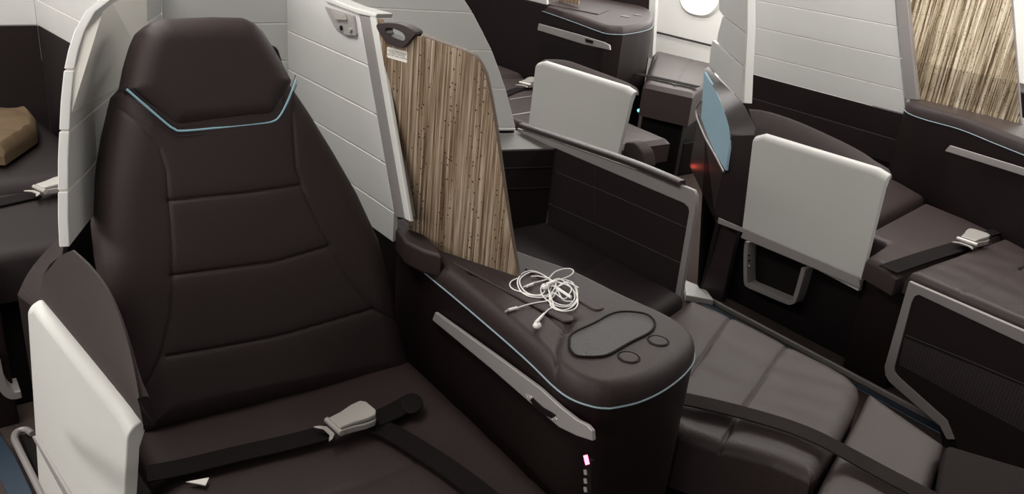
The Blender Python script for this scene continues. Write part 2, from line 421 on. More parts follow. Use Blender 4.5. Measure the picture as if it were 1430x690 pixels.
buckle(belt, PZ(489, 596, zb+.01)+A(0, 0, .003), d, 1.22)

# ================================================================== SHELL WITH HORIZONTAL SEAMS
class WP(MB):
    def build(s, name, m, parent=None, **k):
        o = MB.build(s, name, m, parent, **k)
        if s.back.V: s.back.build('seam_backing', 'label', o)  # bright backing paints the light line that seam edges catch
        return o
def wall_panels(levels, front, rear, th, gap=.0026, backing=True):
    """stacked panels between a front edge f(z) and a rear edge g(z); th = thickness vector"""
    mb = WP(); mb.back = MB(); th = A(*th)
    for a, b in zip(levels[:-1], levels[1:]):
        a2, b2 = a+gap/2, b-gap/2
        zs = np.linspace(a2, b2, 5)
        pts = [front(z) for z in zs]+[rear(z) for z in zs[::-1]]
        mb.solid(pts, th)
    if backing:
        zs = np.linspace(levels[0]+.004, levels[-1]-.006, 14)
        pts = [front(z)*.995+rear(z)*.005 for z in zs]+[rear(z) for z in zs[::-1]]
        mb.back.solid([p+th*.12 for p in pts], th*.7)
    return mb
def edge_fn(pts):
    pts = sorted([A(*p) for p in pts], key=lambda p: p[2]); P = np.array(pts)
    return lambda z: A(np.interp(z, P[:, 2], P[:, 0]), np.interp(z, P[:, 2], P[:, 1]), z)
shell = thing('seat_shell', 'white panelled shell wrapping around the nearest brown leather seat', 'seat shell', (.6, 2.1, 0))
FZ = lambda u, v: PL(u, v, (0, 1.5, .83), (0, 1, -.38))
ff = edge_fn(P2([(97, 346), (95, 305), (95, 262), (95, 220), (97, 180), (99, 140), (103, 100), (108, 75), (117, 45), (130, 18), (150, 0), (180, -18), (240, -40)], FZ))
rf = lambda z: A(.60+.05*(z-.9), 2.26, z)
z0 = ff(0)[2]
lv = [float(FZ(97, 346)[2]), float(FZ(95, 267)[2]), float(FZ(97, 183)[2]), float(FZ(101, 98)[2]), float(FZ(170, -12)[2])]
print('levels', lv)
fin = wall_panels(lv, ff, rf, (-.016, .004, 0)).build('side_wing', 'shell', shell, bevel=.002)
cf = edge_fn([PX(551, 303, .95), PX(526, 150, .95), PX(501, 21, .95), PX(497, 0, .95)])
cr_ = lambda z: A(.95, 2.26, z)
lc = [float(PX(553, 303, .95)[2]), float(PX(556, 301, .95)[2]), float(PX(542, 231, .95)[2]), float(PX(528, 162, .95)[2]), float(PX(514, 92, .95)[2]), float(PX(501, 20, .95)[2])]
lc = [.74]+lc[1:]
print('lc', lc)
cwf = lambda z: A(.95, cf(max(z, .82))[1], z)
# top edge rises towards the back
def wp_center():
    mb = wall_panels(lc[:-1], cwf, cr_, (.012, 0, 0), backing=False)
    z3 = lc[-2]+.0014
    top = [PX(501, 20, .95), PX(480, 8, .95), PX(455, -4, .95)]
    mb.solid([cwf(z3), *top, A(.95, 2.26, 1.36), A(.95, 2.26, z3)], (.012, 0, 0))
    mb.back.solid([A(.9515, cwf(.8)[1]+.01, .75), A(.9515, cwf(1.2)[1]+.01, 1.22), A(.9515, 2.26, 1.3), A(.9515, 2.26, .75)], (.008, 0, 0))
    return mb
wp_center().build('center_wall', 'shell', shell, bevel=.002)
bk = wall_panels([.85, .955, 1.06, 1.165, 1.42], lambda z: A(.60+.05*(z-.9), 2.26, z), lambda z: A(.962, 2.26, z), (0, .014, 0)).build('back_wall', 'shell', shell, bevel=.002)
MB().box((.58, 2.255, 0), (.955, 2.27, .86)).build('lower_back_panel', 'dark', shell, bevel=.003)
# lower wing trim: brown satin band sweeping down to the flap
trimA = P2([(97, 346), (86, 355), (70, 380), (56, 408), (50, 432)], lambda u, v: PX(u, v, .215))
outer = []
to = [A(.235, 1.57, .885), A(.215, 1.60, .84), A(.205, 1.66, .79), A(.198, 1.70, .745)]
tb = [PL(u, v, (.0, 1.90, 0), (0, 1, 0)) for u, v in [(92, 322), (66, 348), (40, 380), (24, 412)]]
ti = P2([(97, 347), (84, 362), (66, 392), (52, 432)], lambda u, v: PL(u, v, (0, 1.72, 0), (0, 1, 0)))
n = len(tb); a = spl(tb, 24); b = spl(ti, 24); a = resamp(a, 16); b = resamp(b, 16)
mb = MB(); V = []; Fc = []
for p, q in zip(a, b):
    V += [p, q, q+A(.004, .02, -.02), p+A(.01, .01, -.02)]
for i in range(15):
    for j in range(4): Fc.append([i*4+j, i*4+(j+1) % 4, (i+1)*4+(j+1) % 4, (i+1)*4+j])
Fc += [[0, 1, 2, 3], [60, 61, 62, 63]]
mk('wing_trim', V, Fc, 'trim', shell, smooth=True, angle=60, label='brown satin curved trim')
# dark outer side below the trim
A1, B1 = a[-1], b[-1]
dn = lambda p: A(p[0], p[1], .03)
mb = MB(); mb.loft([A1, B1, B1+A(.03, .0, 0), A1+A(.03, 0, 0)], [A(A1[0], A1[1], 0), A(B1[0], B1[1], 0), A(B1[0]+.03, B1[1], 0), A(A1[0]+.03, A1[1], 0)])
mb.build('outer_side', 'dark', shell, bevel=.004)
wl = [A(.235, 1.72, 0), A(.235, 1.72, .72), A(.25, 1.66, .86), A(.60, 2.26, .86), A(.60, 2.26, 0)]
MB().solid(wl, (-.01, .006, 0)).build('lower_wing', 'dark', shell, bevel=.003)
# post strip at the front edge of the centre wall
po = P2([(501, 20), (516, 23), (566, 306), (551, 303)], lambda u, v: PX(u, v, .947))
MB().solid(po, (.03, 0, 0)).build('edge_post', 'grey', shell, bevel=.003)
pe = P2([(516, 22), (524, 22), (573, 310), (565, 306)], lambda u, v: PX(u, v, .945))
MB().solid(pe, (.010, 0, 0)).build('edge_strip', 'flap', shell, bevel=.002)
tc_ = P2([(450, -7), (490, 9), (526, 19), (524, 25), (500, 20), (455, 3)], lambda u, v: PX(u, v, .944))
MB().solid(tc_, (.045, 0, 0)).build('top_cap', 'flap', shell, bevel=.003)
# chrome hook plate / reading lamp plate
hp = P2([(456, 9), (496, 22), (500, 50), (486, 49), (470, 38)], lambda u, v: PX(u, v, .949))
ho = tag(MB().solid(rnd(hp, .006), (-.006, 0, 0)).build('coat_hook', 'silver', bevel=.002, loc=tuple(hp[0])), 'chrome coat hook plate set in the white wall left of the divider', 'coat hook')
hq = P2([(464, 14), (482, 20), (485, 28), (470, 27)], lambda u, v: PX(u, v, .941))
MB().solid(rnd(hq, .003), (-.004, 0, 0)).build('hook_lug', 'chrome', ho, bevel=.002)
hc = PX(490, 42, .942)
MB().tube([hc, hc+A(-.005, 0, 0)], .0055, 12).build('stud', 'chrome', ho, smooth=True)
hc = PX(477, 39, .942)
MB().tube([hc, hc+A(-.003, 0, 0)], .006, 12).build('stud', 'black', ho, smooth=True)

# ================================================================== ARMREST (white flap + pad)
def armrest(label, TA, TF, BA, BF, bol, nx, rail, padm='pad', lipr=.02):
    """TA top aft, TF top front, BA bottom aft, BF bottom front: outer face; nx into the seat"""
    c = (A(*TA)+A(*TF))/2
    root = thing('armrest', label, 'armrest', (c[0], c[1], 0), 'white side armrests')
    TA, TF, BA, BF = map(lambda p: A(*p), (TA, TF, BA, BF)); nx = A(*nx)
    # profile: outer face then rolled over the top
    prof = []
    nseg = 9
    rows = []
    TA, TF, BA, BF = [p-nx*.030 for p in (TA, TF, BA, BF)]
    for t in np.linspace(0, 1, 14):
        top = TA*(1-t)+TF*t; bot = BA*(1-t)+BF*t
        up = (top-bot)/np.linalg.norm(top-bot)
        r = .028
        drop = 0.0
        if t < .08: drop = .02*(1-t/.08)**2
        if t > .94: drop = .012*((t-.94)/.06)**2
        top = top-up*drop
        q = [bot+nx*.0]
        q.append(bot+(top-bot)*.5)
        q.append(top-up*r)
        for k in range(1, nseg+1):
            an = k/nseg*math.pi/2
            q.append(top-up*r+nx*(r*(1-math.cos(an)))+up*(r*math.sin(an)))
        q.append(top+nx*(r+.004)); q.append(top+nx*(r+.004)-up*.01)
        q.append(top+nx*.022-up*.05); q.append(bot+nx*.022)
        rows.append(q)
    m = len(rows[0]); V = [p for q in rows for p in q]; Fc = []
    for i in range(len(rows)-1):
        for j in range(m): Fc.append([i*m+j, i*m+(j+1) % m, (i+1)*m+(j+1) % m, (i+1)*m+j])
    Fc += [list(range(m)), [(len(rows)-1)*m+j for j in range(m)]]
    o = mk('side_panel', V, Fc, 'flap', root, smooth=True, bevel=.004)
    # bolster pad rising inside the flap
    n = len(bol)
    base = [TA*(1-t)+TF*t+nx*.022-A(0, 0, .02) for t in np.linspace(.0, 1, 14)]
    crest = resamp(spl(bol, 40), 14)
    V = []; Fc = []; K = 12
    for i in range(14):
        b0 = base[i]; c0 = crest[i]; h = max(c0[2]-b0[2], .012)
        for k in range(K):
            an = math.pi*k/(K-1)
            w = .009
            cx = b0+nx*w
            p = cx-nx*w*math.cos(an); p = A(p[0]+(c0[0]-cx[0])*math.sin(an), p[1]+(c0[1]-cx[1])*math.sin(an), b0[2]+h*math.sin(an)**.8)
            V.append(p)
        V.append(b0+nx*.018-A(0, 0, .01)); V.append(b0-A(0, 0, .01))
    K += 2
    for i in range(13):
        for j in range(K): Fc.append([i*K+j, i*K+(j+1) % K, (i+1)*K+(j+1) % K, (i+1)*K+j])
    Fc += [list(range(K)), [13*K+j for j in range(K)]]
    mk('arm_pad', V, Fc, padm, root, smooth=True, angle=75, label='grey-brown fabric pad')
    if rail is not None:
        MB().solid(rail, A(*nx)*.005).build('bottom_rail', 'silver', root, bevel=.002)
    # inner support reaching down to the floor
    s0, s1_ = BA*.85+BF*.15+nx*.075, BA*.15+BF*.85+nx*.075
    zb_ = .405 if 'bracket' in label else 0
    MB().solid([A(s0[0], s0[1], zb_), A(s1_[0], s1_[1], zb_), A(s1_[0], s1_[1], .52), A(s0[0], s0[1], .52)], nx*.03).build('support', 'black', root, bevel=.004)
    return root
bm_ = [PL(u, v, (.255, 0, 0), (1, 0, 0)) for u, v in [(120, 400)]]
arm = armrest('white side armrest panel standing left of the nearest brown seat',
        (.197, 1.70, .745), (.256, 1.185, .745), (.166, 1.70, .30), (.20, 1.185, .30),
        [PL(u, v, (.27, 0, 0), (1, .1, 0)) for u, v in [(103, 349), (128, 372), (152, 405), (172, 450), (186, 500), (196, 555)]], (1, .1, 0),
        [PX(u, v, .118) for u, v in [(44, 610), (47, 609), (113, 720), (104, 720)]])
arm1 = armrest('white side armrest panel of the right aisle seat above the U shaped bracket',
        (2.80, 1.945, .775), (2.80, 1.365, .785), (2.80, 1.90, .36), (2.80, 1.35, .325),
        [PX(u, v, 2.85) for u, v in [(1046, 152), (1070, 155), (1110, 168), (1160, 190), (1205, 213), (1238, 237)]], (1, 0, 0),
        [PX(u, v, 2.745) for u, v in [(1003, 304), (1199, 387), (1201, 402), (1034, 332), (1037, 325), (1002, 312)]])
x2 = 2.75
q = lambda u, v: PX(u, v, x2)
arm2 = armrest('white side armrest panel standing behind the long brown rail, farthest back',
        q(755, 82), q(891, 124), q(742, 190), q(866, 228),
        [PX(u, v, x2+.04) for u, v in [(762, 83), (790, 84), (825, 96), (855, 107), (880, 117), (888, 123)]], (1, 0, 0), None)

# ================================================================== CENTRE CONSOLE
def console(label, left, front, right, zt, bodydrop, strip=None, main=False, parent_pts=None):
    """left: piping pts back->front; right: back->front; front ring is included at the end of both"""
    L0 = spl(left, 60); R0 = spl(right, 60)
    c = (L0[len(L0)//2]+R0[len(R0)//2])/2
    root = thing('center_console', label, 'console', (c[0], c[1], 0), 'seat consoles')
    return root
cz = .705
pc = lambda u, v: PZ(u, v, cz)
def build_console(label, Lw, Rw, zc, top_th, loc_group='leather topped consoles', seams=(), pipe_r=.0019, na=70, nb=110, full=True):
    """Lw/Rw: world polylines back->front meeting at the front nose, at piping height zc"""
    Ls, Rs = spl(Lw, 70), spl(Rw, 70)
    c = (Ls[20]+Rs[20])/2
    root = thing('center_console', label, 'console', (c[0], c[1], 0), loc_group)
    V, Fc = pad(Ls, Rs, (0, 0, 1), top_th, .03, .004, seams, na=na, nb=nb, sd=.009, sw=.004, pw=2.2)
    top = mk('padded_top', V, Fc, 'leather', root, smooth=True)
    ring = list(Ls)+list(Rs[::-1][1:])
    cen = np.mean(np.array(ring), axis=0)
    bot = [A(p[0]*.985+cen[0]*.015, p[1]*.985+cen[1]*.015, 0) for p in ring]
    up = [A(p[0], p[1], zc-.003) for p in ring]
    n = len(ring)
    Fb = [list(range(n))[::-1], [i+n for i in range(n)]]+[[i, (i+1) % n, (i+1) % n+n, i+n] for i in range(n)]
    mk('body', bot+up, Fb, 'dark', root, smooth=True, angle=25)
    pp = [p+(p-cen)/np.linalg.norm(p-cen)*.001 for p in ring[:-1]]
    MB().tube([A(p[0], p[1], zc-.002) for p in pp], pipe_r, 8).build('edge_piping', 'grey_pipe', root, smooth=True, label='pale blue edge piping')
    return root
Lw = P2([(556, 322), (556, 346), (575, 364), (600, 386), (640, 419), (700, 470), (740, 506), (775, 540), (800, 557), (830, 567), (852, 569)], pc)
Rw = P2([(562, 312), (600, 316), (660, 338), (725, 368), (800, 395), (870, 430), (930, 458), (962, 480), (969, 500), (955, 522), (925, 545), (890, 561), (852, 569)], pc)
zt_ = .745
pt = lambda u, v: PZ(u, v, zt_)
csm = [P2([(775, 542), (776, 515), (782, 490), (800, 470)], pc),
       P2([(655, 403), (700, 420), (760, 460), (790, 485)], pc)]
con = build_console('brown leather topped console beside the nearest seat, holding the white earphones', Lw, Rw, cz, .042, seams=csm, na=110, nb=170)
# raised back lobe of the arm pad by the post
lob = [PZ(u, v, .752) for u, v in [(563, 312), (575, 330), (605, 352), (640, 372)]]
mb = MB(); mb.tube(spl(lob, 20), [.022+.0*i for i in range(19)], 12)
# two long ribs flanking the divider slot
def rib(a, b, w, z=.7475, h=.007, name='rubber_rib'):
    a, b = PZ(*a, z), PZ(*b, z); t = b-a; t /= np.linalg.norm(t); s = np.cross(t, (0, 0, 1))
    P = []
    for k in range(9):
        an = -math.pi/2+math.pi*k/8; P.append(b+t*w*math.cos(an)*.8+s*w*math.sin(an))
    for k in range(9):
        an = math.pi/2+math.pi*k/8; P.append(a+t*w*math.cos(an)*.8+s*w*math.sin(an))
    P = [A(p[0], p[1], z-.004) for p in P]
    MB().solid(P, (0, 0, h)).build(name, 'leather', con, bevel=.003)
rib((640, 366), (792, 446), .016)
rib((742, 376), (834, 430), .016)
# divider slot
a_, b_ = PZ(575, 335, .747), PZ(724, 390, .747)
# recessed tray and buttons
trp = P2([(795, 480), (799, 467), (830, 452), (852, 440), (872, 436), (900, 439), (912, 447), (914, 456), (906, 466), (880, 479), (852, 495), (834, 499), (807, 498), (797, 490)], lambda u, v: PZ(u, v, .7475))
trs = spl(trp, 60, closed=True)
tr = MB().solid([p-A(0, 0, .004) for p in trs], (0, 0, .0055)).build('oval_tray', 'tray', con, bevel=.001, label='pebbled grey oval tray')
MB().tube([p+A(0, 0, .001) for p in trs], .003, 8, closed=True).build('tray_rim', 'black', tr, smooth=True)
for (u, v) in ((878, 500), (919, 477)):
    c = PZ(u, v, .746)
    ring = [c+A(.0185*math.cos(t), .0185*math.sin(t), 0) for t in np.linspace(0, 2*math.pi, 28)[:-1]]
    bt = MB().solid(ring, (0, 0, .003)).build('round_button', 'leather', con, bevel=.002)
    MB().tube([p+A(0, 0, .0012) for p in [c+A(.0215*math.cos(t), .0215*math.sin(t), 0) for t in np.linspace(0, 2*math.pi, 28)[:-1]]], .0016, 6, closed=True).build('button_rim', 'black', bt, smooth=True)
# silver strip on the left face
def face_strip(parent, top, bot, m, push, name, loc=0, th=.006):
    pass
def LF(u, v):
    """left face of the console: vertical plane along the piping"""
    p0, p1 = pc(600, 386), pc(775, 540); d = p1-p0
    return PL(u, v, p0, (-d[1], d[0], 0))
dd = pc(775, 540)-pc(600, 386); nf = A(dd[1], -dd[0], 0); nf /= np.linalg.norm(nf)
if nf[0] > 0: nf = -nf
st = P2([(613, 435), (700, 497), (760, 541), (790, 568), (812, 585), (826, 592), (833, 600), (834, 614), (812, 607), (787, 595), (743, 558), (692, 514), (609, 446)], LF)
st = [p+nf*.002 for p in st]
sp_ = MB().solid(st, nf*.009).build('silver_strip', 'silver', con, bevel=.002)
lt = P2([(751, 553), (757, 559), (766, 567), (777, 573), (784, 578), (778, 582), (765, 576), (754, 566), (748, 557)], LF)
MB().solid([p+nf*.011 for p in lt], nf*.003).build('latch', 'black', sp_, bevel=.001)
for (u, v) in ((747, 551), (781, 580)):
    for k in range(3):
        q0 = LF(u-5+k*3, v-3+k*1.5)+nf*.0115; q1 = LF(u-2+k*3, v+5-k*.5)+nf*.0115
        MB().tube([q0, q1], .0011, 5).build('latch_mark', 'chrome', sp_)
# handset in its slot with glowing key
hs = P2([(823, 638), (833, 640), (834, 712), (824, 712)], LF)
hso = MB().solid([p+nf*.002 for p in hs], nf*.012).build('handset', 'black', bevel=.003, loc=tuple(hs[0]))
tag(hso, 'black handset with a pink glowing key under the silver console strip', 'handset')
kp = P2([(825, 633), (829, 632), (832, 645), (828, 646)], LF)
MB().solid([p+nf*.014 for p in kp], nf*.003).build('glowing_key', 'red', hso, label='pink lit key')
for k in range(4):
    kp = P2([(824, 653+k*12), (828, 653+k*12), (829, 660+k*12), (825, 660+k*12)], LF)
    MB().solid([p+nf*.014 for p in kp], nf*.0015).build('key', 'silver', hso)
# seat side trim plate next to the cushion
tl_ = [PL(u, v, (.93, 0, 0), (1, 0, 0)) for u, v in [(600, 547), (660, 618), (722, 695)]]
MB().tube(tl_, .0012, 5).build('base_trim', 'greydark', con)
pr = P2([(597, 543), (647, 578), (640, 574), (645, 581)], LF)

# back lobe near post
lobe = P2([(549, 314), (552, 306), (562, 305), (576, 316), (596, 330), (612, 345), (618, 358), (590, 350), (566, 338)], lambda u, v: PZ(u, v, .775))
MB().solid([A(p[0], p[1], .715) for p in lobe], (0, 0, .062)).build('arm_pad_end', 'leather', con, bevel=.014, seg=4)

# ================================================================== DIVIDER
dA, dB = PZ(573, 336, .75), PZ(723, 386, .75)
dn_ = np.cross(dB-dA, (0, 0, 1)); dn_ /= np.linalg.norm(dn_)
if dn_[0] > 0: dn_ = -dn_
PD = lambda u, v: PL(u, v, dA, dn_)
c = (dA+dB)/2
div = thing('privacy_divider', 'brown reed-patterned privacy divider with a dark handle above the nearest console', 'divider', tuple(c), 'reed privacy dividers')
dp = P2([(526, 25), (532, 27), (539, 38), (541, 49), (555, 58), (571, 60), (579, 50), (590, 51), (640, 68), (658, 75), (667, 82), (674, 93), (680, 112), (690, 165), (702, 250), (714, 330), (724, 387), (573, 337)], PD)
LOC[div.name] = c
MB().solid(dp, -dn_*.008).build('resin_panel', 'reed', div, bevel=.0015)
ed = P2([(590, 50), (640, 68), (658, 75), (667, 82), (674, 93), (680, 112), (690, 165), (702, 250), (714, 330), (724, 387)], PD)
MB().tube([p-dn_*.004 for p in spl(ed, 60)], .0045, 6).build('panel_edge', mat('brown_edge_band', (.10, .07, .05), .4, var=.2, vscale=60), div, smooth=True)
# handle ring
ho_ = P2([(530, 35), (545, 32), (562, 33), (578, 40), (584, 46), (578, 54), (570, 63), (562, 66), (550, 62), (542, 57)], PD)
hi_ = P2([(542, 42), (545, 38), (556, 40), (566, 45), (570, 51), (568, 56), (558, 53), (548, 49), (545, 48), (543, 46)], PD)
# match start angles: build ring from resampled loops
def ringmesh(o, i, d, n=48):
    def rs(P):
        P = resamp(list(P)+[P[0]], n+1)[:-1]; return P
    O, I = rs(o), rs(i); c = O.mean(0)
    def ang(P, q):
        return P
    # rotate inner to best match
    best = min(range(n), key=lambda k: np.sum(np.linalg.norm(O-c-(np.roll(I, k, 0)-c)*2, axis=1)))
    I = np.roll(I, best, 0)
    V = list(O)+list(I)+[p+d for p in O]+[p+d for p in I]; F = []
    for k in range(n):
        j = (k+1) % n
        F += [[k, j, n+j, n+k], [2*n+k, 2*n+j, 3*n+j, 3*n+k], [k, j, 2*n+j, 2*n+k], [n+k, n+j, 3*n+j, 3*n+k]]
    return V, F
V, Fc = ringmesh(spl(ho_, 60, True), spl(hi_, 60, True), -dn_*.03)
mk('handle', [p+dn_*.012 for p in V], Fc, 'trim', div, bevel=.002, label='dark brown pull handle')
lb = rnd(P2([(541, 65), (569, 72), (569, 88), (541, 80)], PD), .003)
lab = MB().solid([p+dn_*.0005 for p in lb], dn_*.0008).build('sticker', 'label', div, label='white instruction sticker')
def text3d(txt, c, right, up, size, m, parent, name='printed_text', depth=.0003):
    cu = bpy.data.curves.new('tx', 'FONT'); cu.body = txt; cu.size = 1; cu.align_x = 'CENTER'; cu.align_y = 'CENTER'; cu.space_line = .95
    to_ = bpy.data.objects.new('tx', cu); COL.objects.link(to_)
    me = bpy.data.meshes.new_from_object(to_); bpy.data.objects.remove(to_)
    V = np.array([v.co[:] for v in me.vertices]); Fc = [list(p.vertices) for p in me.polygons]
    right = right/np.linalg.norm(right); up = up-right*(up@right); up /= np.linalg.norm(up)
    W = [A(*c)+right*v[0]*size+up*v[1]*size for v in V]
    return mk(name, W, Fc, m, parent)
ct = PD(555, 76)+dn_*.002
text3d('PLEASE STOW DIVIDER\nDURING TAXI FOR\nTAKE OFF AND LANDING', ct, PD(569, 80)-PD(541, 73), A(0, 0, 1), .0052, 'ink', lab)

# ================================================================== EARPHONES
ear = thing('earphones', 'tangled white wired earphones lying on the nearest console top', 'earphones', tuple(PZ(765, 410, .75)))
def E(pts, lift=None):
    out = []
    for i, p in enumerate(pts):
        u, v = 700+p[0]/5.75, 360+p[1]/5.75
        z = p[2] if len(p) > 2 else .7515
        out.append(PZ(u, v, z))
    return out
def cable(pts, r=.0012, closed=False, name='cable'):
    P = E(pts); P = spl(P, 120, closed)
    return MB().tube(P, r*1.25, 6, closed).build(name, 'white', ear, smooth=True)
cable([(125, 405), (200, 380), (290, 360), (370, 345), (430, 300), (440, 220, .757), (380, 165, .758), (300, 120), (230, 105), (165, 130), (130, 190), (150, 260), (210, 305), (290, 320), (360, 315), (430, 290), (470, 220, .758), (560, 190, .757), (600, 260), (610, 340), (560, 400), (480, 420), (410, 380), (385, 300), (410, 220)])
cable([(180, 235), (250, 205), (330, 185), (380, 165, .757), (430, 115, .762), (500, 90, .765), (560, 90, .765), (580, 115, .763), (540, 150, .76), (450, 180, .758), (370, 200), (320, 240), (330, 300), (380, 350), (430, 380), (500, 395), (570, 380), (610, 320), (600, 240), (540, 185, .757), (470, 175, .757)])
cable([(345, 450), (380, 415), (420, 390), (400, 320, .757), (380, 250, .757), (400, 190, .76), (470, 200, .76), (560, 240, .758), (590, 320), (540, 380), (450, 370), (400, 330), (420, 280, .757), (500, 330, .757), (540, 300, .757), (560, 240, .76), (470, 170, .76), (400, 190, .758)])
cable([(380, 175), (320, 130), (240, 115), (160, 160), (150, 210), (190, 270), (260, 300), (330, 290), (380, 230, .757), (460, 230, .76), (530, 200, .76), (620, 240, .757)])
cable([(130, 165), (80, 190), (70, 225), (100, 255), (160, 275), (230, 300), (300, 305), (370, 300), (420, 260, .758), (440, 200, .76)])
cable([(390, 350), (400, 390), (450, 420), (520, 430), (590, 410), (615, 360), (600, 290), (560, 240, .758)])
cable([(240, 150), (310, 150), (380, 175), (450, 260, .758), (500, 340), (580, 350)])
pa, pb = E([(60, 420), (125, 403)])
MB().tube([pa, pb], .0036, 10).build('lightning_plug', 'white', ear, smooth=True)
pa2, pb2 = E([(32, 434), (60, 421)])
MB().tube([pa2, pb2], .0024, 8).build('plug_tip', 'silver', ear, smooth=True)
pa, pb = E([(205, 228, .7535), (255, 212, .7535)]); MB().tube([pa, pb], .0032, 8).build('splitter', 'white', ear, smooth=True)
pa, pb = E([(450, 245, .762), (560, 318, .762)]); MB().tube([pa, pb], .0034, 8).build('inline_remote', 'white', ear, smooth=True)
def bud(c, s0, s1_):
    c = E([c])[0]; a, b = E([s0, s1_])
    V = []; Fc = []; n = 14; m = 8
    mb = MB()
    P = [c+A(0, 0, -.006), c+A(0, 0, -.003), c+A(0, 0, .001), c+A(0, 0, .005), c+A(.0, 0, .008)]
    mb.tube(P, [.003, .0075, .0092, .0075, .0035], 16)
    o = mb.build('earbud', 'white', ear, smooth=True, angle=80)
    MB().tube([a, b], [.0042, .0024], 10).build('stem', 'white', o, smooth=True)
    MB().tube([c+A(0, 0, .0078), c+A(0, 0, .0088)], .0016, 8).build('speaker_mesh', 'black', o)
bud((288, 548, .756), (280, 520, .757), (345, 448, .753))
bud((350, 235, .760), (370, 215, .762), (440, 185, .762))

# ================================================================== NEIGHBOUR SHELL (right seat of the pair)
nsh = thing('seat_shell', 'white panelled shell rising behind the reed divider of the nearest console', 'seat shell', (1.5, 2.5, 0))
n0, n1 = A(1.9, 2.40, 0), A(1.0, 2.70, 0)
nn = A(-(n1-n0)[1], (n1-n0)[0], 0); nn /= np.linalg.norm(nn)
if nn[1] > 0: nn = -nn
PN = lambda u, v: PL(u, v, n0, nn)
fe = edge_fn(P2([(720, 178), (713, 150), (706, 124), (697, 98), (687, 71), (674, 45), (660, 18), (650, 2), (635, -18), (600, -40)], PN))
lvn = [float(PN(720, 178)[2]), float(PN(706, 124)[2]), float(PN(687, 71)[2]), float(PN(660, 18)[2]), float(PN(635, -18)[2])]
re_ = lambda z: A(1.02, 2.6935, z)
wall_panels(lvn, fe, re_, (nn[0]*-.016, nn[1]*-.016, 0)).build('curved_wing', 'shell', nsh, bevel=.002)
zl = lvn[0]
mb = MB(); mb.solid([fe(zl)+nn*.005-A(0, 0, .012), re_(zl)+nn*.005-A(0, 0, .012), re_(zl)+nn*.005-A(0, 0, .002), fe(zl)+nn*.005-A(0, 0, .002)], -nn*.02)
mb.build('shell_ledge', 'flap', nsh, bevel=.003)
# lower: side panel with long rail and grey frame, padded inside
XR = 1.95
PR = lambda u, v: PX(u, v, XR)
cor = PR(775, 207)
sp = thing('side_panel', 'grey framed side wall with long brown top rail beside the flat bed', 'side wall', (XR, 2.0, 0))
outr = P2([(722, 179), (960, 262), (969, 266), (972, 274), (971, 290), (950, 417), (942, 415), (962, 296), (961, 290), (955, 284), (880, 252), (775, 207), (722, 196)], PR)
MB().solid(outr, (.014, 0, 0)).build('frame', 'grey', sp, bevel=.002)
inn = P2([(775, 207), (880, 252), (955, 284), (961, 290), (962, 296), (942, 415)], PR)
bz = .12
inn = inn+[A(XR, inn[-1][1], bz), A(XR, inn[0][1], bz)]
MB().solid([p+A(.004, 0, 0) for p in inn], (.01, 0, 0)).build('padded_liner', 'fabric', sp, bevel=.002)
MB().box((XR+.002, inn[-2][1]-.0, 0), (XR+.014, cor[1]+.3, .35)).build('lower_skirt', 'black', sp, bevel=.002)
# seams on the liner
for pts in ([(775, 240), (860, 275), (957, 318)], [(760, 282), (850, 322), (950, 368)], [(830, 232), (830, 300)]):
    P = [PR(u, v)+A(.003, 0, 0) for u, v in pts]; MB().tube(P, .0015, 5).build('liner_seam', 'stitch', sp, smooth=True)
rl = P2([(727, 178), (800, 203), (880, 231), (950, 260)], PR)
RP = spl(rl, 20)
mb = MB()
V = []; Fc = []
for p in RP:
    V += [p+A(-.012, 0, 0), p+A(-.012, 0, .012), p+A(-.004, 0, .018), p+A(.018, 0, .018), p+A(.024, 0, .012), p+A(.024, 0, 0)]
for i in range(len(RP)-1):
    for j in range(6): Fc.append([i*6+j, i*6+(j+1) % 6, (i+1)*6+(j+1) % 6, (i+1)*6+j])
Fc += [list(range(6)), [(len(RP)-1)*6+j for j in range(6)]]
mk('top_rail', V, Fc, 'trim', sp, smooth=True, angle=50, label='brown rubber top rail')
# grey inner ledge + dark back liner (turns the corner)
led = [PN(650, 172), PN(722, 180), cor, A(1.05, cor[1]+.2, cor[2]-.0)]
bw0 = cor; bw1 = A(1.05, 2.42, cor[2])
MB().solid([PR(722, 182), PR(775, 207), A(1.05, 2.44, PR(775, 207)[2]), A(1.05, 2.6, PR(722, 182)[2])], (0, 0, -.008)).build('inner_ledge', 'greydark', nsh, bevel=.002)
MB().solid([A(XR, cor[1], bz), A(XR, cor[1], cor[2]-.006), A(1.05, 2.44, cor[2]-.006), A(1.05, 2.44, bz)], (0, .012, 0)).build('back_liner', 'fabric', nsh, bevel=.002)
for dz in (.07, .15):
    MB().tube([A(XR-.01, cor[1]-.002, cor[2]-dz), A(1.06, 2.438, cor[2]-dz)], .0015, 5).build('liner_seam', 'stitch', nsh)
MB().solid([A(1.02, 2.71, 0), A(1.92, 2.41, 0), A(1.92, 2.41, zl-.015), A(1.02, 2.71, zl-.015)], (0, .012, 0)).build('outer_back', 'dark', nsh, bevel=.002)

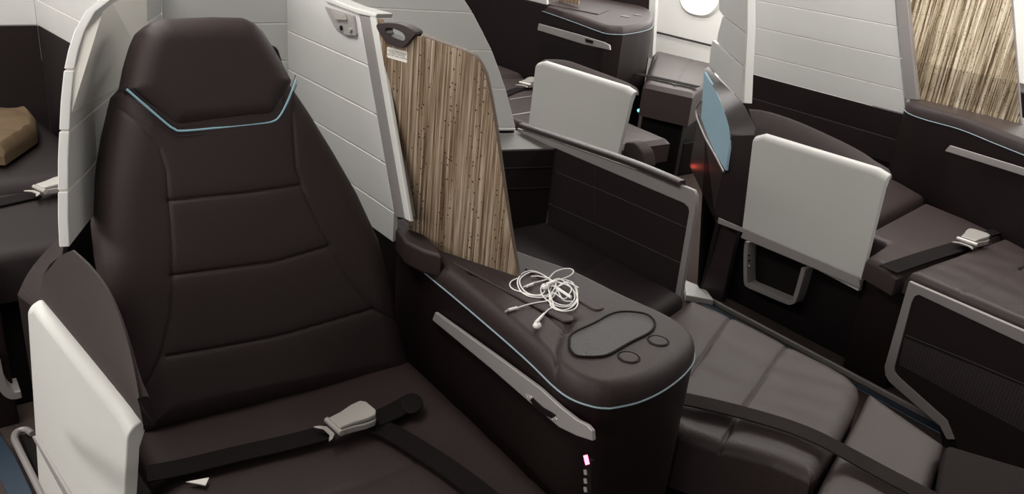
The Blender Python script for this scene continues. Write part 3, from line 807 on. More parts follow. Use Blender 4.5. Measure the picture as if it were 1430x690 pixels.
# ================================================================== FLAT BED (neighbour seat)
zB = .44
pb_ = lambda u, v: PZ(u, v, zB)
bed = thing('flat_bed_seat', 'brown leather seat laid flat as a bed right of the earphone console', 'seat', (1.6, 1.4, 0))
bR = P2([(964, 421), (1030, 448), (1100, 484), (1160, 514), (1186, 530), (1199, 543), (1201, 556), (1193, 578), (1175, 612), (1153, 650), (1140, 668)], pb_)
bL = [A(1.40, 1.30, zB), A(1.37, 1.2, zB), A(1.345, 1.05, zB)]+P2([(949, 612), (1008, 630), (1080, 650), (1120, 667), (1132, 673), (1140, 668)], pb_)
ss = [P2([(960, 530), (985, 495), (1020, 447), (1027, 440)], pb_), P2([(1003, 632), (1037, 575), (1070, 527), (1106, 476)], pb_)]
for p in bR: p[0] = min(p[0], 2.1)
V, Fc = pad(bL, bR, (0, 0, 1), .028, .045, .13, ss, na=200, nb=240, wr=.003, seed=11, sd=.010, sw=.005)
mk('mattress_top', [v-A(0, 0, .012) for v in V], Fc, 'leather_soft', bed, smooth=True)
MB().solid([A(1.40, 2.1, 0), A(1.88, 2.1, 0), A(1.88, .95, 0), A(1.75, .88, 0), A(1.42, 1.0, 0)], (0, 0, .32)).build('bed_base', 'black', bed, bevel=.01)
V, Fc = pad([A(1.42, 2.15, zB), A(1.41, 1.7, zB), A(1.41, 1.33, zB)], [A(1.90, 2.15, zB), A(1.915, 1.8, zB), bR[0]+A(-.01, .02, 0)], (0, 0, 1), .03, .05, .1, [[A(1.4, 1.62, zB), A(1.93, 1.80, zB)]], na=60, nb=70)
mk('backrest_section', [v-A(0, 0, .008) for v in V], Fc, 'leather_shaded', bed, smooth=True)  # shade of the recess is painted in by the darker leather
bb = thing('seat_belt', 'long dark belt strap lying across the flat bed and its ottoman', 'seat belt', tuple(PZ(1050, 585, zB+.02)))
Cs = [PZ(u, v, z) for u, v, z in [(945, 556, .47), (1000, 568, .472), (1050, 581, .473), (1100, 596, .473), (1140, 612, .473), (1175, 630, .463), (1215, 652, .455), (1260, 676, .455), (1310, 702, .455)]]
Cs = spl(Cs, 50); W = []
for i in range(len(Cs)):
    t = Cs[min(i+1, len(Cs)-1)]-Cs[max(i-1, 0)]; w = np.cross(t, (0, 0, 1)); w /= np.linalg.norm(w); W.append(w*.027)
MB().ribbon(Cs, W, .004).build('webbing', 'belt_brown', bb, smooth=True)
zO = .43
po_ = lambda u, v: PZ(u, v, zO)
ot = thing('ottoman', 'dark brown leather ottoman just beyond the foot of the flat bed', 'ottoman', (1.8, .7, 0))
oL = P2([(1213, 549), (1192, 588), (1170, 630), (1150, 668), (1130, 712)], po_)
oR = P2([(1216, 550), (1262, 582), (1320, 622), (1300, 690), (1290, 720)], po_)
oL[0] = oL[0]; V, Fc = pad(oL, oR, (0, 0, 1), .03, .05, .2, [], na=50, nb=60, pw=2.6)
mk('padded_top', [v-A(0, 0, .02) for v in V], Fc, 'leather_soft', ot, smooth=True)
ob = [A(*(p*.8+np.mean(np.array(oL+oR), 0)*.2)) for p in (oL[0], oR[1], oR[2], oR[4], oL[4])]
MB().solid([A(p[0], p[1], 0) for p in ob], (0, 0, .24)).build('ottoman_base', 'black', ot, bevel=.01)
# dark footwell box, lower right
fz = .47
fb = P2([(1322, 620), (1430, 652), (1520, 690), (1500, 760), (1302, 740)], lambda u, v: PZ(u, v, fz))
tag(MB().solid([A(p[0], p[1], 0) for p in fb], (0, 0, fz)).build('footwell_box', 'fabric', bevel=.012, seg=3, loc=(float(fb[0][0]), float(fb[0][1]), 0)), 'black footwell box in the bottom right corner beside the ottoman', 'footwell')

# ================================================================== RIGHT PAIR: aisle seat (flat), console, shell
XF = 2.62
PF = lambda u, v: PX(u, v, XF)
fr = thing('footwell_side_panel', 'dark side panel in a grey angular frame with mesh pocket, right foreground', 'side panel', (XF, .9, 0))
outer_ = P2([(1269, 393), (1440, 467), (1440, 486), (1283, 412), (1277, 414), (1273, 422), (1249, 512), (1249, 519), (1254, 526), (1322, 587), (1333, 614), (1322, 614), (1312, 595), (1242, 534), (1236, 524), (1235, 512), (1268, 396)], PF)
MB().solid(outer_, (.016, 0, 0)).build('frame', 'grey', fr, bevel=.002)
inn2 = P2([(1440, 484), (1283, 410), (1277, 413), (1273, 420), (1248, 512), (1249, 521), (1254, 527), (1322, 588), (1333, 614), (1340, 640), (1440, 690)], PF)
MB().solid([p+A(.005, 0, 0) for p in inn2], (.008, 0, 0)).build('fabric_insert', 'fabric', fr)
nt_ = P2([(1262, 472), (1440, 545), (1440, 610), (1255, 510)], PF)
MB().solid([p+A(.003, 0, 0) for p in nt_], (.003, 0, 0)).build('mesh_pocket', 'net', fr)
MB().tube([p+A(.002, 0, 0) for p in P2([(1264, 468), (1350, 503), (1440, 541)], PF)], .0022, 6).build('pocket_hem', 'stitch', fr, smooth=True)
z_low = inn2[-1][2]
MB().solid([A(XF+.01, .2, 0), A(XF+.01, .86, 0), A(XF+.01, .92, .12), A(XF+.01, 1.02, .20), A(XF+.01, 1.05, .44), A(XF+.01, .2, .44)], (.03, 0, 0)).build('inner_board', 'black', fr, bevel=.003)

zS = .485
ps = lambda u, v: PZ(u, v, zS)
rb = thing('flat_bed_seat', 'brown leather aisle seat laid flat behind the foreground grey framed panel', 'seat', (3.1, 1.3, 0))
e0 = ps(1270, 385)
L_ = [A(e0[0]-.01, 1.165, zS), A(e0[0]-.02, .9, zS), A(e0[0]-.03, .5, zS), A(e0[0]-.03, .2, zS)]
R_ = [A(3.43, 1.165, zS), A(3.30, .9, zS), A(3.25, .5, zS), A(3.2, .2, zS)]
sse = [P2([(1326, 397), (1385, 375)], ps), P2([(1398, 432), (1450, 410)], ps)]
V, Fc = pad(L_, R_, (0, 0, 1), .035, .03, .05, [[A(2.63, .98, zS), A(3.5, .98, zS)], [A(2.63, .75, zS), A(3.5, .75, zS)]], na=90, nb=90, wr=.0025, seed=5)
mk('leg_section', [v-A(0, 0, .015) for v in V], Fc, 'leather_soft', rb, smooth=True)
L_ = [A(2.915, 1.46, zS), A(2.91, 1.36, zS), A(2.70, 1.32, zS), A(2.66, 1.18, zS)]
R_ = [A(3.56, 1.56, zS), A(3.52, 1.35, zS), A(3.47, 1.18, zS)]
V, Fc = pad(L_, R_, (0, 0, 1), .025, .03, .06, [], na=70, nb=30, wr=.001)
mk('seat_cushion', [v-A(0, 0, .015) for v in V], Fc, 'leather_soft', rb, smooth=True)
L_ = [A(2.92, 2.15, zS+.035), A(2.915, 1.8, zS+.03), A(2.915, 1.55, zS+.025), A(2.915, 1.475, zS+.02)]
R_ = [A(3.70, 2.15, zS+.035), A(3.68, 1.9, zS+.035), A(3.62, 1.7, zS+.03), A(3.57, 1.565, zS+.02)]
V, Fc = pad(L_, R_, (0, 0, 1), .03, .05, .09, [], na=70, nb=60)
mk('backrest', [v-A(0, 0, .015) for v in V], Fc, 'leather', rb, smooth=True)
MB().box((2.96, .25, 0), (3.18, 2.1, .40)).build('bed_base', 'black', rb, bevel=.01)
kb = P2([(1203, 372), (1222, 375), (1226, 383), (1215, 392), (1203, 390)], lambda u, v: PX(u, v, 2.86))
MB().solid(kb, (.05, 0, 0)).build('armrest_pivot', 'trim', rb, bevel=.006, seg=3)
b1 = thing('seat_belt', 'dark seat belt with chrome buckle on the flat aisle seat at right', 'seat belt', tuple(PZ(1355, 336, zS+.02)))
strap(b1, [(1240, 377), (1290, 360), (1342, 344)], .034, zS+.013)
strap(b1, [(1370, 335), (1392, 350), (1420, 370), (1450, 395)], .020, zS+.014)
strap(b1, [(1372, 330), (1400, 322), (1440, 318)], .020, zS+.012)
d = PZ(1372, 330, zS)-PZ(1338, 346, zS)
buckle(b1, PZ(1356, 340, zS+.03), d, 1.6)

# console at right
cz1 = .82
p1 = lambda u, v: PZ(u, v, cz1)
kx = []
Lr = P2([(1263, 142), (1265, 155), (1290, 166), (1340, 180), (1390, 200), (1430, 216), (1500, 245)], p1)
nose = A(3.52, .66, cz1)
Lr = Lr+[A(3.33, .80, cz1), A(3.38, .71, cz1), nose]
Rr_ = P2([(1280, 133)], p1)+[A(3.98, 1.75, cz1), A(3.98, 1.4, cz1), A(3.98, 1.0, cz1), A(3.93, .80, cz1), A(3.78, .68, cz1), nose]
con1 = build_console('brown leather topped console below the pale backlit divider at right', Lr, Rr_, cz1, .05, na=40, nb=60)
c0, c1_ = p1(1265, 155), p1(1430, 216); d1 = c1_-c0; nf1 = A(d1[1], -d1[0], 0); nf1 /= np.linalg.norm(nf1)
if nf1[0] > 0: nf1 = -nf1
PC1 = lambda u, v: PL(u, v, c0, nf1)
stp = P2([(1332, 203), (1440, 236), (1440, 247), (1325, 211)], PC1)
MB().solid([p+nf1*.014 for p in stp], nf1*.008).build('silver_strip', 'silver', con1, bevel=.002)
# divider at right
DX = lambda u, v: PX(u, v, 3.80)
d2p = P2([(1266, -30), (1268, 0), (1281, 137), (1320, 150), (1425, 173), (1412, 0), (1409, -30)], DX)
dv2 = thing('privacy_divider', 'pale glowing reed-patterned privacy divider at the top right', 'divider', tuple(d2p[3]), 'reed privacy dividers')
MB().solid(d2p, (.008, 0, 0)).build('resin_panel', 'reed2', dv2, bevel=.001)
MB().solid(P2([(1409, -30), (1412, 0), (1425, 173), (1427, 173), (1414, 0), (1411, -30)], DX), (.009, 0, 0)).build('panel_edge', 'grey', dv2)

# white shell at right
sh1 = thing('seat_shell', 'white panelled shell of the right aisle seat, below top edge of the picture', 'seat shell', (3.3, 2.4, 0))
XW = 3.75
wf = edge_fn(P2([(1264, 160), (1262, 133), (1257, 82), (1253, 40), (1250, 0), (1247, -40)], lambda u, v: PX(u, v, XW)))
L1 = [float(PX(u, v, XW)[2]) for u, v in [(1264, 160), (1260, 126), (1256, 81), (1252, 37), (1250, -6), (1247, -40)]]
yw = 2.80
wall_panels(L1, wf, lambda z: A(XW, yw, z), (.014, 0, 0)).build('center_wall', 'shell', sh1, bevel=.002)
MB().solid([A(XW, 1.76, .02), A(XW, wf(L1[0])[1], L1[0]-.002), A(XW, yw, L1[0]-.002), A(XW, yw, .02)], (.012, 0, 0)).build('lower_wall', 'dark', sh1, bevel=.002)
MB().solid([A(XW-.012, 1.78, .56), A(XW-.012, 1.80, L1[0]-.12), A(XW-.012, yw, L1[0]-.12), A(XW-.012, yw, .56)], (.012, 0, 0)).build('padded_liner', 'fabric', sh1, bevel=.004)
pst = P2([(1249, -20), (1250, 0), (1264, 138), (1281, 140), (1267, 0), (1265, -20)], lambda u, v: PX(u, v, XW-.005))
MB().solid(pst, (.03, 0, 0)).build('edge_post', 'grey', sh1, bevel=.003)
# exterior wing: 30 degree wall
wb = A(2.80, 2.05, 0); wd = A(math.sin(math.radians(32)), math.cos(math.radians(32)), 0); wn = A(-wd[1], wd[0], 0)
PW = lambda u, v: PL(u, v, wb+A(.03, 0, 0), wn)
# panels drawn on the plane; front edge px x~1040, rear edge px x~1000
wing = [[(1037, 142), (990, 95), (995, 60), (1001, 56), (1039, 95)],
        [(1039, 94), (1001, 55), (1007, 25), (1010, 24), (1041, 47)],
        [(1041, 46), (1010, 23), (1004, 10), (1006, -20), (1042, -20)]]
mb = MB()
wing = [[(1036, 143), (990, 92), (992, 70), (995, 56), (1040, 96)],
        [(1040, 94), (1001, 58), (1003, 45), (1009, 23), (1041, 47)],
        [(1041, 45), (1009, 21), (1004, 14), (1003, -25), (1042, -25)]]
for wq in wing: mb.solid(P2(wq, PW), -wn*.02)
mb.build('side_wing', 'shell', sh1, bevel=.002)
MB().solid(P2([(1036, 144), (1038, 100), (1041, 40), (1042, -25), (1044, -25), (1044, 40), (1041, 100), (1039, 144)], PW), -wn*.035+A(0, 0, 0)).build('wing_edge', 'flap', sh1, bevel=.002)
# brown trim corner
tt = [PW(990, 97), PW(1002, 118), PW(1016, 150)]
f0 = PX(1057, 186, 2.79); f1 = PL(1018, 180, (2.79, 2.02, 0), (1, .35, 0))
band_in = resamp(P2([(989, 93), (1005, 112), (1022, 128), (1038, 145), (1054, 175), (1058, 188)], lambda u, v: PL(u, v, wb+A(.03, 0, 0), wn) if u < 1040 else PX(u, v, 2.80)), 14)
band_out = resamp([PL(u, v, wb-wn*-.03, wn) for u, v in [(982, 98), (990, 112), (1000, 128), (1010, 152), (1017, 172), (1020, 188)]], 14)
V = []; Fc = []
for p, q_ in zip(band_in, band_out): V += [p, q_, q_+A(.03, 0, -.03), p+A(.02, 0, -.03)]
for i in range(13):
    for j in range(4): Fc.append([i*4+j, i*4+(j+1) % 4, (i+1)*4+(j+1) % 4, (i+1)*4+j])
Fc += [[0, 1, 2, 3], [52, 53, 54, 55]]
mk('wing_trim', V, Fc, 'trim', sh1, smooth=True, angle=60, label='brown satin curved trim')
fc0, fc1 = PX(1058, 187, 2.795), band_out[-1]
MB().solid([fc0, fc1, A(fc1[0]+.005, fc1[1], 0), A(2.80, fc0[1], 0)], (.03, 0, 0)).build('front_corner', 'trim', sh1, bevel=.006, seg=3)
# blue panel and lower exterior
PBL = lambda u, v: PL(u, v, fc1, wn)
bp = P2([(983, 100), (990, 112), (1001, 130), (1011, 154), (1018, 178), (1019, 196), (1013, 238), (1000, 216), (988, 190), (979, 165)], PBL)
MB().solid(bp, -wn*.012).build('blue_insert', 'blue_panel', sh1, bevel=.001, label='pale blue panel')
ge = spl(P2([(981, 140), (974, 150), (974, 162), (985, 190), (1000, 217), (1012, 240)], PBL), 30)
MB().tube([p+wn*.004 for p in ge], .005, 8).build('grey_edge', 'grey', sh1, smooth=True)
lwp = P2([(978, 150), (974, 162), (985, 192), (1012, 240), (1019, 196)], PBL)
bot1 = A(fc1[0]+.005, fc1[1], 0); far = PBL(962, 230)
lo = [PBL(975, 160), PBL(985, 192), PBL(1012, 240), A(fc1[0], fc1[1], PBL(1012, 240)[2]), A(fc1[0], fc1[1], 0), A(*(PBL(1010, 335)[:2]), PBL(1010, 335)[2]) if False else PBL(999, 310), PBL(963, 232)]
MB().solid(lo, -wn*.02).build('lower_exterior', 'trim', sh1, bevel=.003, label='dark brown lower side')

# U bracket under the flap + base behind it
br = P2([(1043, 338), (1041, 352), (1041, 392), (1045, 399), (1056, 404), (1096, 421), (1104, 422), (1110, 416), (1122, 375)], lambda u, v: PX(u, v, 2.80))
brk = thing('footrest_bracket', 'grey U shaped bracket under the white armrest panel at right', 'bracket', tuple(br[3]))
V = []; Fc = []
BS = spl(br, 60)
mbk = MB()
for i, p in enumerate(BS):
    t = BS[min(i+1, len(BS)-1)]-BS[max(i-1, 0)]; t /= np.linalg.norm(t); s = np.cross(t, (1, 0, 0)); s /= np.linalg.norm(s)
    V += [p-s*.009, p+s*.009, p+s*.009+A(.058, 0, 0), p-s*.009+A(.058, 0, 0)]
for i in range(len(BS)-1):
    for j in range(4): Fc.append([i*4+j, i*4+(j+1) % 4, (i+1)*4+(j+1) % 4, (i+1)*4+j])
m_ = (len(BS)-1)*4; Fc += [[0, 1, 2, 3], [m_, m_+1, m_+2, m_+3]]
mk('bracket_loop', V, Fc, 'grey', brk, bevel=.002)
for k, v in enumerate((357, 364, 371)):
    p = PX(1046.5, v, 2.799); MB().tube([p, p-A(.003, 0, 0)], .004, 10).build('screw', 'black' if k < 2 else 'chrome', brk, smooth=True)
lip = P2([(1040, 330), (1200, 398), (1195, 402), (1034, 336)], lambda u, v: PX(u, v, 2.79))
ub = thing('seat_plinth', 'black plinth under the white armrest panel of the right aisle seat', 'plinth', (2.87, 1.5, 0))
MB().box((2.86, 1.17, 0), (2.90, 2.02, .40)).build('plinth_board', 'black', ub, bevel=.004)
MB().solid([A(2.79, 1.16, 0), A(2.79, 1.16, .40), A(2.79, 1.34, .40), A(2.79, 1.34, .0)], (.07, 0, 0)).build('plinth_corner', 'dark', ub, bevel=.006)

# ================================================================== BACK ROW RIGHT
cz2 = .865
p2 = lambda u, v: PZ(u, v, cz2)
L2 = P2([(700, -4), (728, 6), (760, 16), (800, 30), (835, 43), (850, 47), (870, 48)], p2)
R2 = P2([(720, -16), (760, -12), (820, 2), (870, 12), (900, 18), (911, 27), (910, 38), (895, 44), (870, 48)], p2)
con2 = build_console('brown console with silver strip at the top, behind the farthest white armrest', L2, R2, cz2, .045, na=40, nb=60)
a0, a1 = p2(728, 6), p2(835, 43); d2 = a1-a0; nf2 = A(d2[1], -d2[0], 0); nf2 /= np.linalg.norm(nf2)
if nf2[0] > 0: nf2 = -nf2
PC2 = lambda u, v: PL(u, v, a0, nf2)
s2p = P2([(757, 33), (815, 49), (848, 59), (856, 63), (857, 70), (820, 62), (755, 42)], PC2)
so = MB().solid([p+nf2*.016 for p in s2p], nf2*.01).build('silver_strip', 'silver', con2, bevel=.002)
MB().solid([p+nf2*.027 for p in P2([(823, 54), (834, 57), (833, 61), (824, 59)], PC2)], nf2*.004).build('latch', 'black', so)
for (u, v) in ((873, 24), (890, 22)):
    cc = PZ(u, v, cz2+.042)
    MB().solid([cc+A(.03*math.cos(t), .03*math.sin(t), 0) for t in np.linspace(0, 2*math.pi, 20)[:-1]], (0, 0, .007)).build('round_button', 'trim', con2, bevel=.002)
rp = P2([(780, 4), (850, 16), (835, 22), (765, 8)], lambda u, v: PZ(u, v, cz2+.04))
MB().solid(rp, (0, 0, .012)).build('rubber_rib', 'leather', con2, bevel=.004)
dg = P2([(775, -20), (780, 1), (808, 8), (806, -20)], lambda u, v: PL(u, v, PZ(780, 2, cz2+.05), nf2))
do = thing('privacy_divider', 'foot of a reed divider on the farthest console at the top edge', 'divider', tuple(dg[1]), 'reed privacy dividers')
MB().solid(dg, -nf2*.01).build('resin_panel', 'reed', do)
led_ = PL(892, 154, p2(870, 48), A(-.55, -.8, 0))
# flat seat between flap 2 and console 2
z3 = .4
p3 = lambda u, v: PZ(u, v, z3)
rs2 = thing('flat_bed_seat', 'brown seat with a white buckle, partly hidden by the farthest white armrest', 'seat', (3.2, 3.5, 0))
L_ = [A(2.82, 5.4, z3), A(2.82, 4.9, z3), A(2.8, 4.45, z3)]
R_ = [A(3.62, 5.4, z3), A(3.6, 4.9, z3), A(3.58, 4.45, z3)]
V, Fc = pad(L_, R_, (0, 0, 1), .04, .06, .1, [], na=40, nb=40); mk('backrest', V, Fc, 'leather_soft', rs2, smooth=True)
L_ = [A(2.8, 4.43, z3), A(2.8, 3.8, z3), A(2.80, 2.9, z3)]
R_ = [A(3.56, 4.43, z3), A(3.5, 3.8, z3), A(3.4, 2.9, z3)]
V, Fc = pad(L_, R_, (0, 0, 1), .025, .04, .1, [], na=60, nb=60, wr=.001)
mk('seat_cushion', [v-A(0, 0, .01) for v in V], Fc, 'leather_soft', rs2, smooth=True)
for a4, b4 in (((712, 139), (752, 133)), ((715, 161), (752, 155))):
    MB().tube([PZ(*a4, z3+.018), PZ(*b4, z3+.018)], .004, 6).build('pale_seam', 'grey', rs2, smooth=True)
MB().box((2.9, 3.0, 0), (3.35, 5.2, .32)).build('bed_base', 'black', rs2, bevel=.01)
b3 = thing('seat_belt', 'chrome buckle and dark belt on the seat behind the farthest armrest', 'seat belt', tuple(PZ(738, 120, z3+.02)))
strap(b3, [(700, 135), (715, 128), (728, 124)], .03, z3+.02)
buckle(b3, PZ(740, 120, z3+.03), PZ(752, 116, z3)-PZ(726, 122, z3), 1.9)
# dark wall behind, shell ends
sh2 = thing('seat_shell', 'dark lower wall with a white upper strip at the top edge, far row', 'seat shell', (3.9, 5.2, 0))
PWL = lambda u, v: PX(u, v, 3.64)
w1 = P2([(650, -12), (730, 12), (735, 110), (640, 75)], PWL)
MB().solid([A(3.64, 4.35, 0), A(3.64, 6.9, 0), A(3.64, 6.9, .905), A(3.64, 4.35, .905)], (.02, 0, 0)).build('dark_liner', 'fabric', sh2, bevel=.003)
MB().solid([A(3.64, 4.35, .91), A(3.64, 6.9, .91), A(3.64, 6.9, 1.5), A(3.64, 4.6, 1.5)], (.02, 0, 0)).build('white_wall', 'shell', sh2, bevel=.003)
# window seat bed of the far row
bed2 = thing('flat_bed_seat', 'brown leather window seat laid flat right of the farthest console', 'seat', (4.5, 4.0, 0))
zz = .58
p4 = lambda u, v: PZ(u, v, zz)
l4 = P2([(880, 66), (896, 108), (900, 117)], p4); r4 = P2([(925, 66), (1010, 97), (995, 140)], p4)
l4 = P2([(912, 76), (907, 92), (902, 108), (898, 119)], p4); r4 = P2([(915, 72), (1000, 92), (992, 118), (968, 134)], p4)
V, Fc = pad(l4, r4, (0, 0, 1), .03, .05, .17, [P2([(918, 78), (908, 96), (898, 118)], p4), P2([(968, 86), (950, 105), (940, 125)], p4)], na=60, nb=60)
mk('mattress_top', [v-A(0, 0, .015) for v in V], Fc, 'leather_soft', bed2, smooth=True)
cb = np.mean(np.array(l4+r4), 0)
MB().solid([A(*(p[:2]*.85+cb[:2]*.15), 0) for p in (l4[0], l4[-1], r4[-1], r4[1])], (0, 0, .38)).build('bed_base', 'black', bed2, bevel=.01)
b5 = thing('seat_belt', 'dark strap lying along the far window seat', 'seat belt', tuple(PZ(930, 110, zz+.02)))
strap(b5, [(888, 103), (930, 112), (975, 122)], .03, zz+.025)
# dark side panel far row (between console 2 and cabin wall)
PU = lambda u, v: PL(u, v, (4.65, 4.6, 0), (1, 0, 0))
up_ = P2([(840, -25), (905, -25), (917, -20), (910, 78), (902, 80), (905, 0), (840, -5)], lambda u, v: PX(u, v, 4.55))
fsp = thing('side_panel', 'dark side wall with a pale frame beside the bright window wall', 'side wall', (4.55, 5, 0))
MB().solid(P2([(800, -60), (908, -28), (903, 80), (795, 50)], lambda u, v: PX(u, v, 4.55)), (.02, 0, 0)).build('dark_board', 'fabric', fsp, bevel=.002)
MB().solid(P2([(908, -28), (917, -25), (911, 82), (903, 80)], lambda u, v: PX(u, v, 4.548)), (.03, 0, 0)).build('pale_frame', 'flap', fsp, bevel=.002)
g0 = PX(903, 80, 4.55)
MB().box((4.553, float(g0[1]), 0), (4.57, float(g0[1])+2.2, float(g0[2])+.02)).build('lower_skirt', 'black', fsp)
# small grey pedestal beyond the brown rail
pg = P2([(872, 198), (886, 199), (897, 212), (901, 236), (866, 228)], lambda u, v: PX(u, v, 2.85))
pd = [A(p[0], p[1], p[2]) for p in pg]
tag(MB().solid(rnd(pd, .02), (.08, 0, 0)).build('lowered_arm_pad', 'pad', bevel=.01, seg=3, loc=tuple(pd[0])), 'small grey rounded pad in front of the farthest white armrest', 'pad')
# dark base under console 2 / pouch
tag(MB().box((4.0, 3.30, 0), (4.2, 3.36, .22)).build('storage_box', 'black', bevel=.01, loc=(4.1, 3.33, 0)), 'small dark box on the floor under the far window seat', 'box')
o = MB().tube([led_, led_+A(-.006, -.006, 0)], .009, 10).build('power_light', 'teal', con2)
# cream ledge right edge behind divider
tag(MB().box((4.75, .3, .0), (5.06, 2.55, .86)).build('window_ledge_cabinet', 'dark', bevel=.01, loc=(4.9, 1, 0)), 'dark ledge cabinet under the window wall at the right edge', 'cabinet')

# ================================================================== LEFT REAR (row behind, left of the main shell)
zl_ = .5
pl_ = lambda u, v: PZ(u, v, zl_)
lsh = thing('seat_shell', 'white and dark shell of the seat behind, in the top left corner', 'seat shell', (.6, 3.9, 0))
k0 = PY(52, 35, 3.85); kz = k0[2]
xa = k0[0]
# back wall (left) and angled wall (right)
kL = PY(0, 42, 3.85)
lw = lambda z: A(xa, 3.85, z)
yl = PL(0, 42, (0, 3.85, 0), (0, 1, 0))
levs = [kz, kz+.105, kz+.21, kz+.32]
wall_panels(levs, lambda z: A(xa-.9, 3.85, z), lw, (0, .014, 0)).build('back_wall', 'shell', lsh, bevel=.002)
e1 = PL(103, 64, (xa, 3.85, 0), (.985, -.0, 0))
rr0 = ray(110, 68); # direction; pick point where z == kz
tz = (kz-1.55)/rr0[2]; ew = CAM+rr0*tz
wall_panels(levs, lw, lambda z: A(ew[0], ew[1], z)+(A(ew[0], ew[1], 0)-A(xa, 3.85, 0))*.6, (.012, .004, 0)).build('side_wall', 'shell', lsh, bevel=.002)
ee = A(ew[0], ew[1], 0)+(A(ew[0], ew[1], 0)-A(xa, 3.85, 0))*.6
MB().solid([A(xa-.9, 3.85, .3), A(xa, 3.85, .3), A(xa, 3.85, kz-.003), A(xa-.9, 3.85, kz-.003)], (0, .01, 0)).build('back_liner', 'fabric', lsh, bevel=.002)
MB().solid([A(xa, 3.85, 0), A(ee[0], ee[1], 0), A(ee[0], ee[1], kz-.003), A(xa, 3.85, kz-.003)], (.012, .004, 0)).build('side_liner', 'fabric', lsh, bevel=.002)
MB().box((xa-.9, 3.835, 0), (xa, 3.85, .32)).build('lower_skirt', 'black', lsh)
ls = thing('flat_bed_seat', 'dark brown flat seat behind the white wing at the left edge', 'seat', (.3, 3.2, 0))
L_ = [A(-.25, 3.8, zl_), A(-.22, 3.4, zl_), A(-.2, 2.98, zl_)]
R_ = [A(.52, 3.8, zl_), A(.56, 3.4, zl_), A(.56, 2.98, zl_)]
V, Fc = pad(L_, R_, (0, 0, 1), .05, .07, .12, [P2([(0, 148), (40, 142), (62, 125), (90, 118)], pl_)], na=60, nb=60)
mk('backrest', [v-A(0, 0, .01) for v in V], Fc, 'leather_shaded', ls, smooth=True)  # rear seat darkened by colour to look shaded
L_ = [A(-.2, 2.965, zl_), A(-.15, 2.7, zl_), A(-.1, 2.45, zl_)]
R_ = [A(.56, 2.965, zl_), A(.53, 2.7, zl_), A(.44, 2.45, zl_)]
V, Fc = pad(L_, R_, (0, 0, 1), .03, .05, .12, [], na=50, nb=40)
mk('seat_cushion', [v-A(0, 0, .01) for v in V], Fc, 'leather_shaded', ls, smooth=True)
MB().box((-.1, 2.5, 0), (.45, 3.7, .42)).build('bed_base', 'black', ls, bevel=.01)
lp2 = [PZ(40, 142, .548), PZ(62, 125, .548)]
MB().tube(lp2, .004, 6).build('pale_seam', 'grey', ls, smooth=True)
b6 = thing('seat_belt', 'chrome buckle on a dark belt left of the white wing', 'seat belt', tuple(PZ(70, 268, .52)))
strap(b6, [(-20, 288), (20, 279), (52, 272)], .032, .525)
buckle(b6, PZ(75, 266, .54), PZ(92, 263, .5)-PZ(54, 272, .5), 1.4)
# paper bag
bg = [PZ(u, v, .55) for u, v in [(-30, 222), (8, 220), (30, 206), (52, 190), (53, 172), (40, 162), (-30, 162)]]
bgt = [PZ(u, v, .62) for u, v in [(-30, 205), (2, 208), (24, 196), (47, 180), (50, 168), (38, 161), (-30, 155)]]
bl_ = [PZ(u, v, .585) for u, v in [(-30, 158), (-30, 180), (-30, 200), (-30, 218)]]
br_ = [PZ(u, v, .585) for u, v in [(40, 160), (52, 172), (52, 188), (6, 219)]]
def crum(Q):
    x, y = Q[..., 0]*14, Q[..., 1]*14
    return .010*np.abs(np.sin(x*1.3+y*.6))+.008*np.abs(np.sin(y*1.7-x*.5+1))+.012*np.abs(np.sin(x*.4-y*.9))
V, Fc = pad(bl_, br_, (0, 0, 1), .022, .02, .03, [], na=34, nb=34, bulge=crum)
bago = mk('paper_bag', V, Fc, 'paper', smooth=True, angle=25, loc=tuple(bl_[0]))
tag(bago, 'crumpled brown paper bag on the dark seat at the left edge', 'paper bag')
# bracket at far left (U of the seat behind)
ub_ = spl([PY(u, v, 2.35) for u, v in [(-6, 505), (0, 530), (8, 546), (18, 553), (30, 551)]], 24)
V = []; Fc = []
for i, p in enumerate(ub_):
    t = ub_[min(i+1, len(ub_)-1)]-ub_[max(i-1, 0)]; t /= np.linalg.norm(t); s = np.cross(t, (0, 1, 0)); s /= np.linalg.norm(s)
    V += [p-s*.012, p+s*.012, p+s*.012+A(0, .08, 0), p-s*.012+A(0, .08, 0)]
for i in range(len(ub_)-1):
    for j in range(4): Fc.append([i*4+j, i*4+(j+1) % 4, (i+1)*4+(j+1) % 4, (i+1)*4+j])
m_ = (len(ub_)-1)*4; Fc += [[0, 1, 2, 3], [m_, m_+1, m_+2, m_+3]]
o = mk('footrest_bracket', V, Fc, 'grey', bevel=.003, loc=tuple(ub_[10])); tag(o, 'grey curved bracket at the left edge beside the brown shell trim', 'bracket')
tag(MB().box((-.22, 2.40, 0), (.17, 2.46, .50)).build('seat_plinth', 'dark', bevel=.006, loc=(0, 2.43, 0)), 'dark plinth below the flat seat at the left edge', 'plinth')

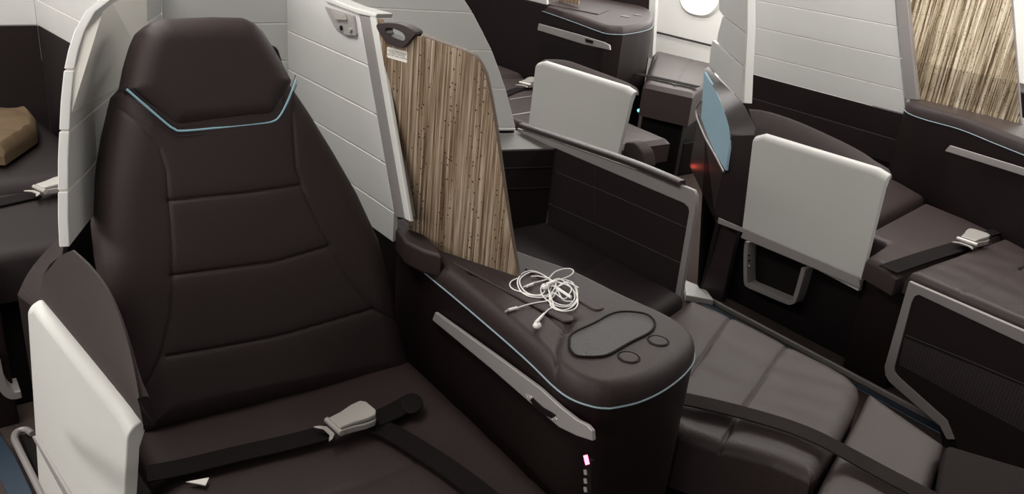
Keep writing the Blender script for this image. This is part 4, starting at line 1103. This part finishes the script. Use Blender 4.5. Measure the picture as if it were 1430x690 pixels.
# ================================================================== LIGHTS, WORLD, CAMERA
def area(name, loc, sx, sy, e, col=(1, .965, .93), rot=(0, 0, 0)):
    l = bpy.data.lights.new(name, 'AREA'); l.shape = 'RECTANGLE'; l.size = sx; l.size_y = sy; l.energy = e; l.color = col
    o = bpy.data.objects.new(name, l); o.location = loc; o.rotation_euler = rot; COL.objects.link(o); return o
area('ceiling_light_left', (.15, 3.1, 2.31), .6, 3.8, 57)
area('left_fill_light', (-1.5, 1.5, 1.62), .5, 3.5, 42, (1, .96, .92), (0, math.radians(-80), 0))  # unseen fill added to brighten the near armrest; no windows on this wall
area('ceiling_light_right', (3.4, 3.0, 2.31), .8, 6.0, 92)
pl2 = bpy.data.lights.new('red_indicator', 'POINT'); pl2.energy = .04; pl2.color = (1, .12, .08); pl2.shadow_soft_size = .01
rl2 = bpy.data.objects.new('red_indicator', pl2); COL.objects.link(rl2); rl2.location = tuple(PBL(961, 232)+wn*.03)
area('sidewall_light', (4.45, 3.0, 2.25), .15, 6.5, 38, (1, .96, .90), (0, math.radians(-28), 0))
area('window_daylight', (5.0, 3.6, 1.3), .5, 4, 25, (1, .98, .95), (0, math.radians(90), 0))
w = bpy.data.worlds.new('World'); sc.world = w; w.use_nodes = True
w.node_tree.nodes['Background'].inputs['Color'].default_value = (1, .96, .94, 1)
w.node_tree.nodes['Background'].inputs['Strength'].default_value = .20
cd = bpy.data.cameras.new('camera'); co = bpy.data.objects.new('camera', cd); COL.objects.link(co)
cd.sensor_width = 36; cd.lens = F/1430*36; cd.clip_start = .02
Mx = Matrix.Identity(4)
cols = [R[:, 0], -R[:, 1], -R[:, 2]]
for j in range(3):
    for i in range(3): Mx[i][j] = float(cols[j][i])
Mx[0][3], Mx[1][3], Mx[2][3] = map(float, CAM)
co.matrix_world = Mx
sc.camera = co
sc.view_settings.view_transform = 'Standard'; sc.view_settings.look = 'None'
sc.view_settings.exposure = 0; sc.view_settings.gamma = 1; sc.view_settings.use_curve_mapping = False
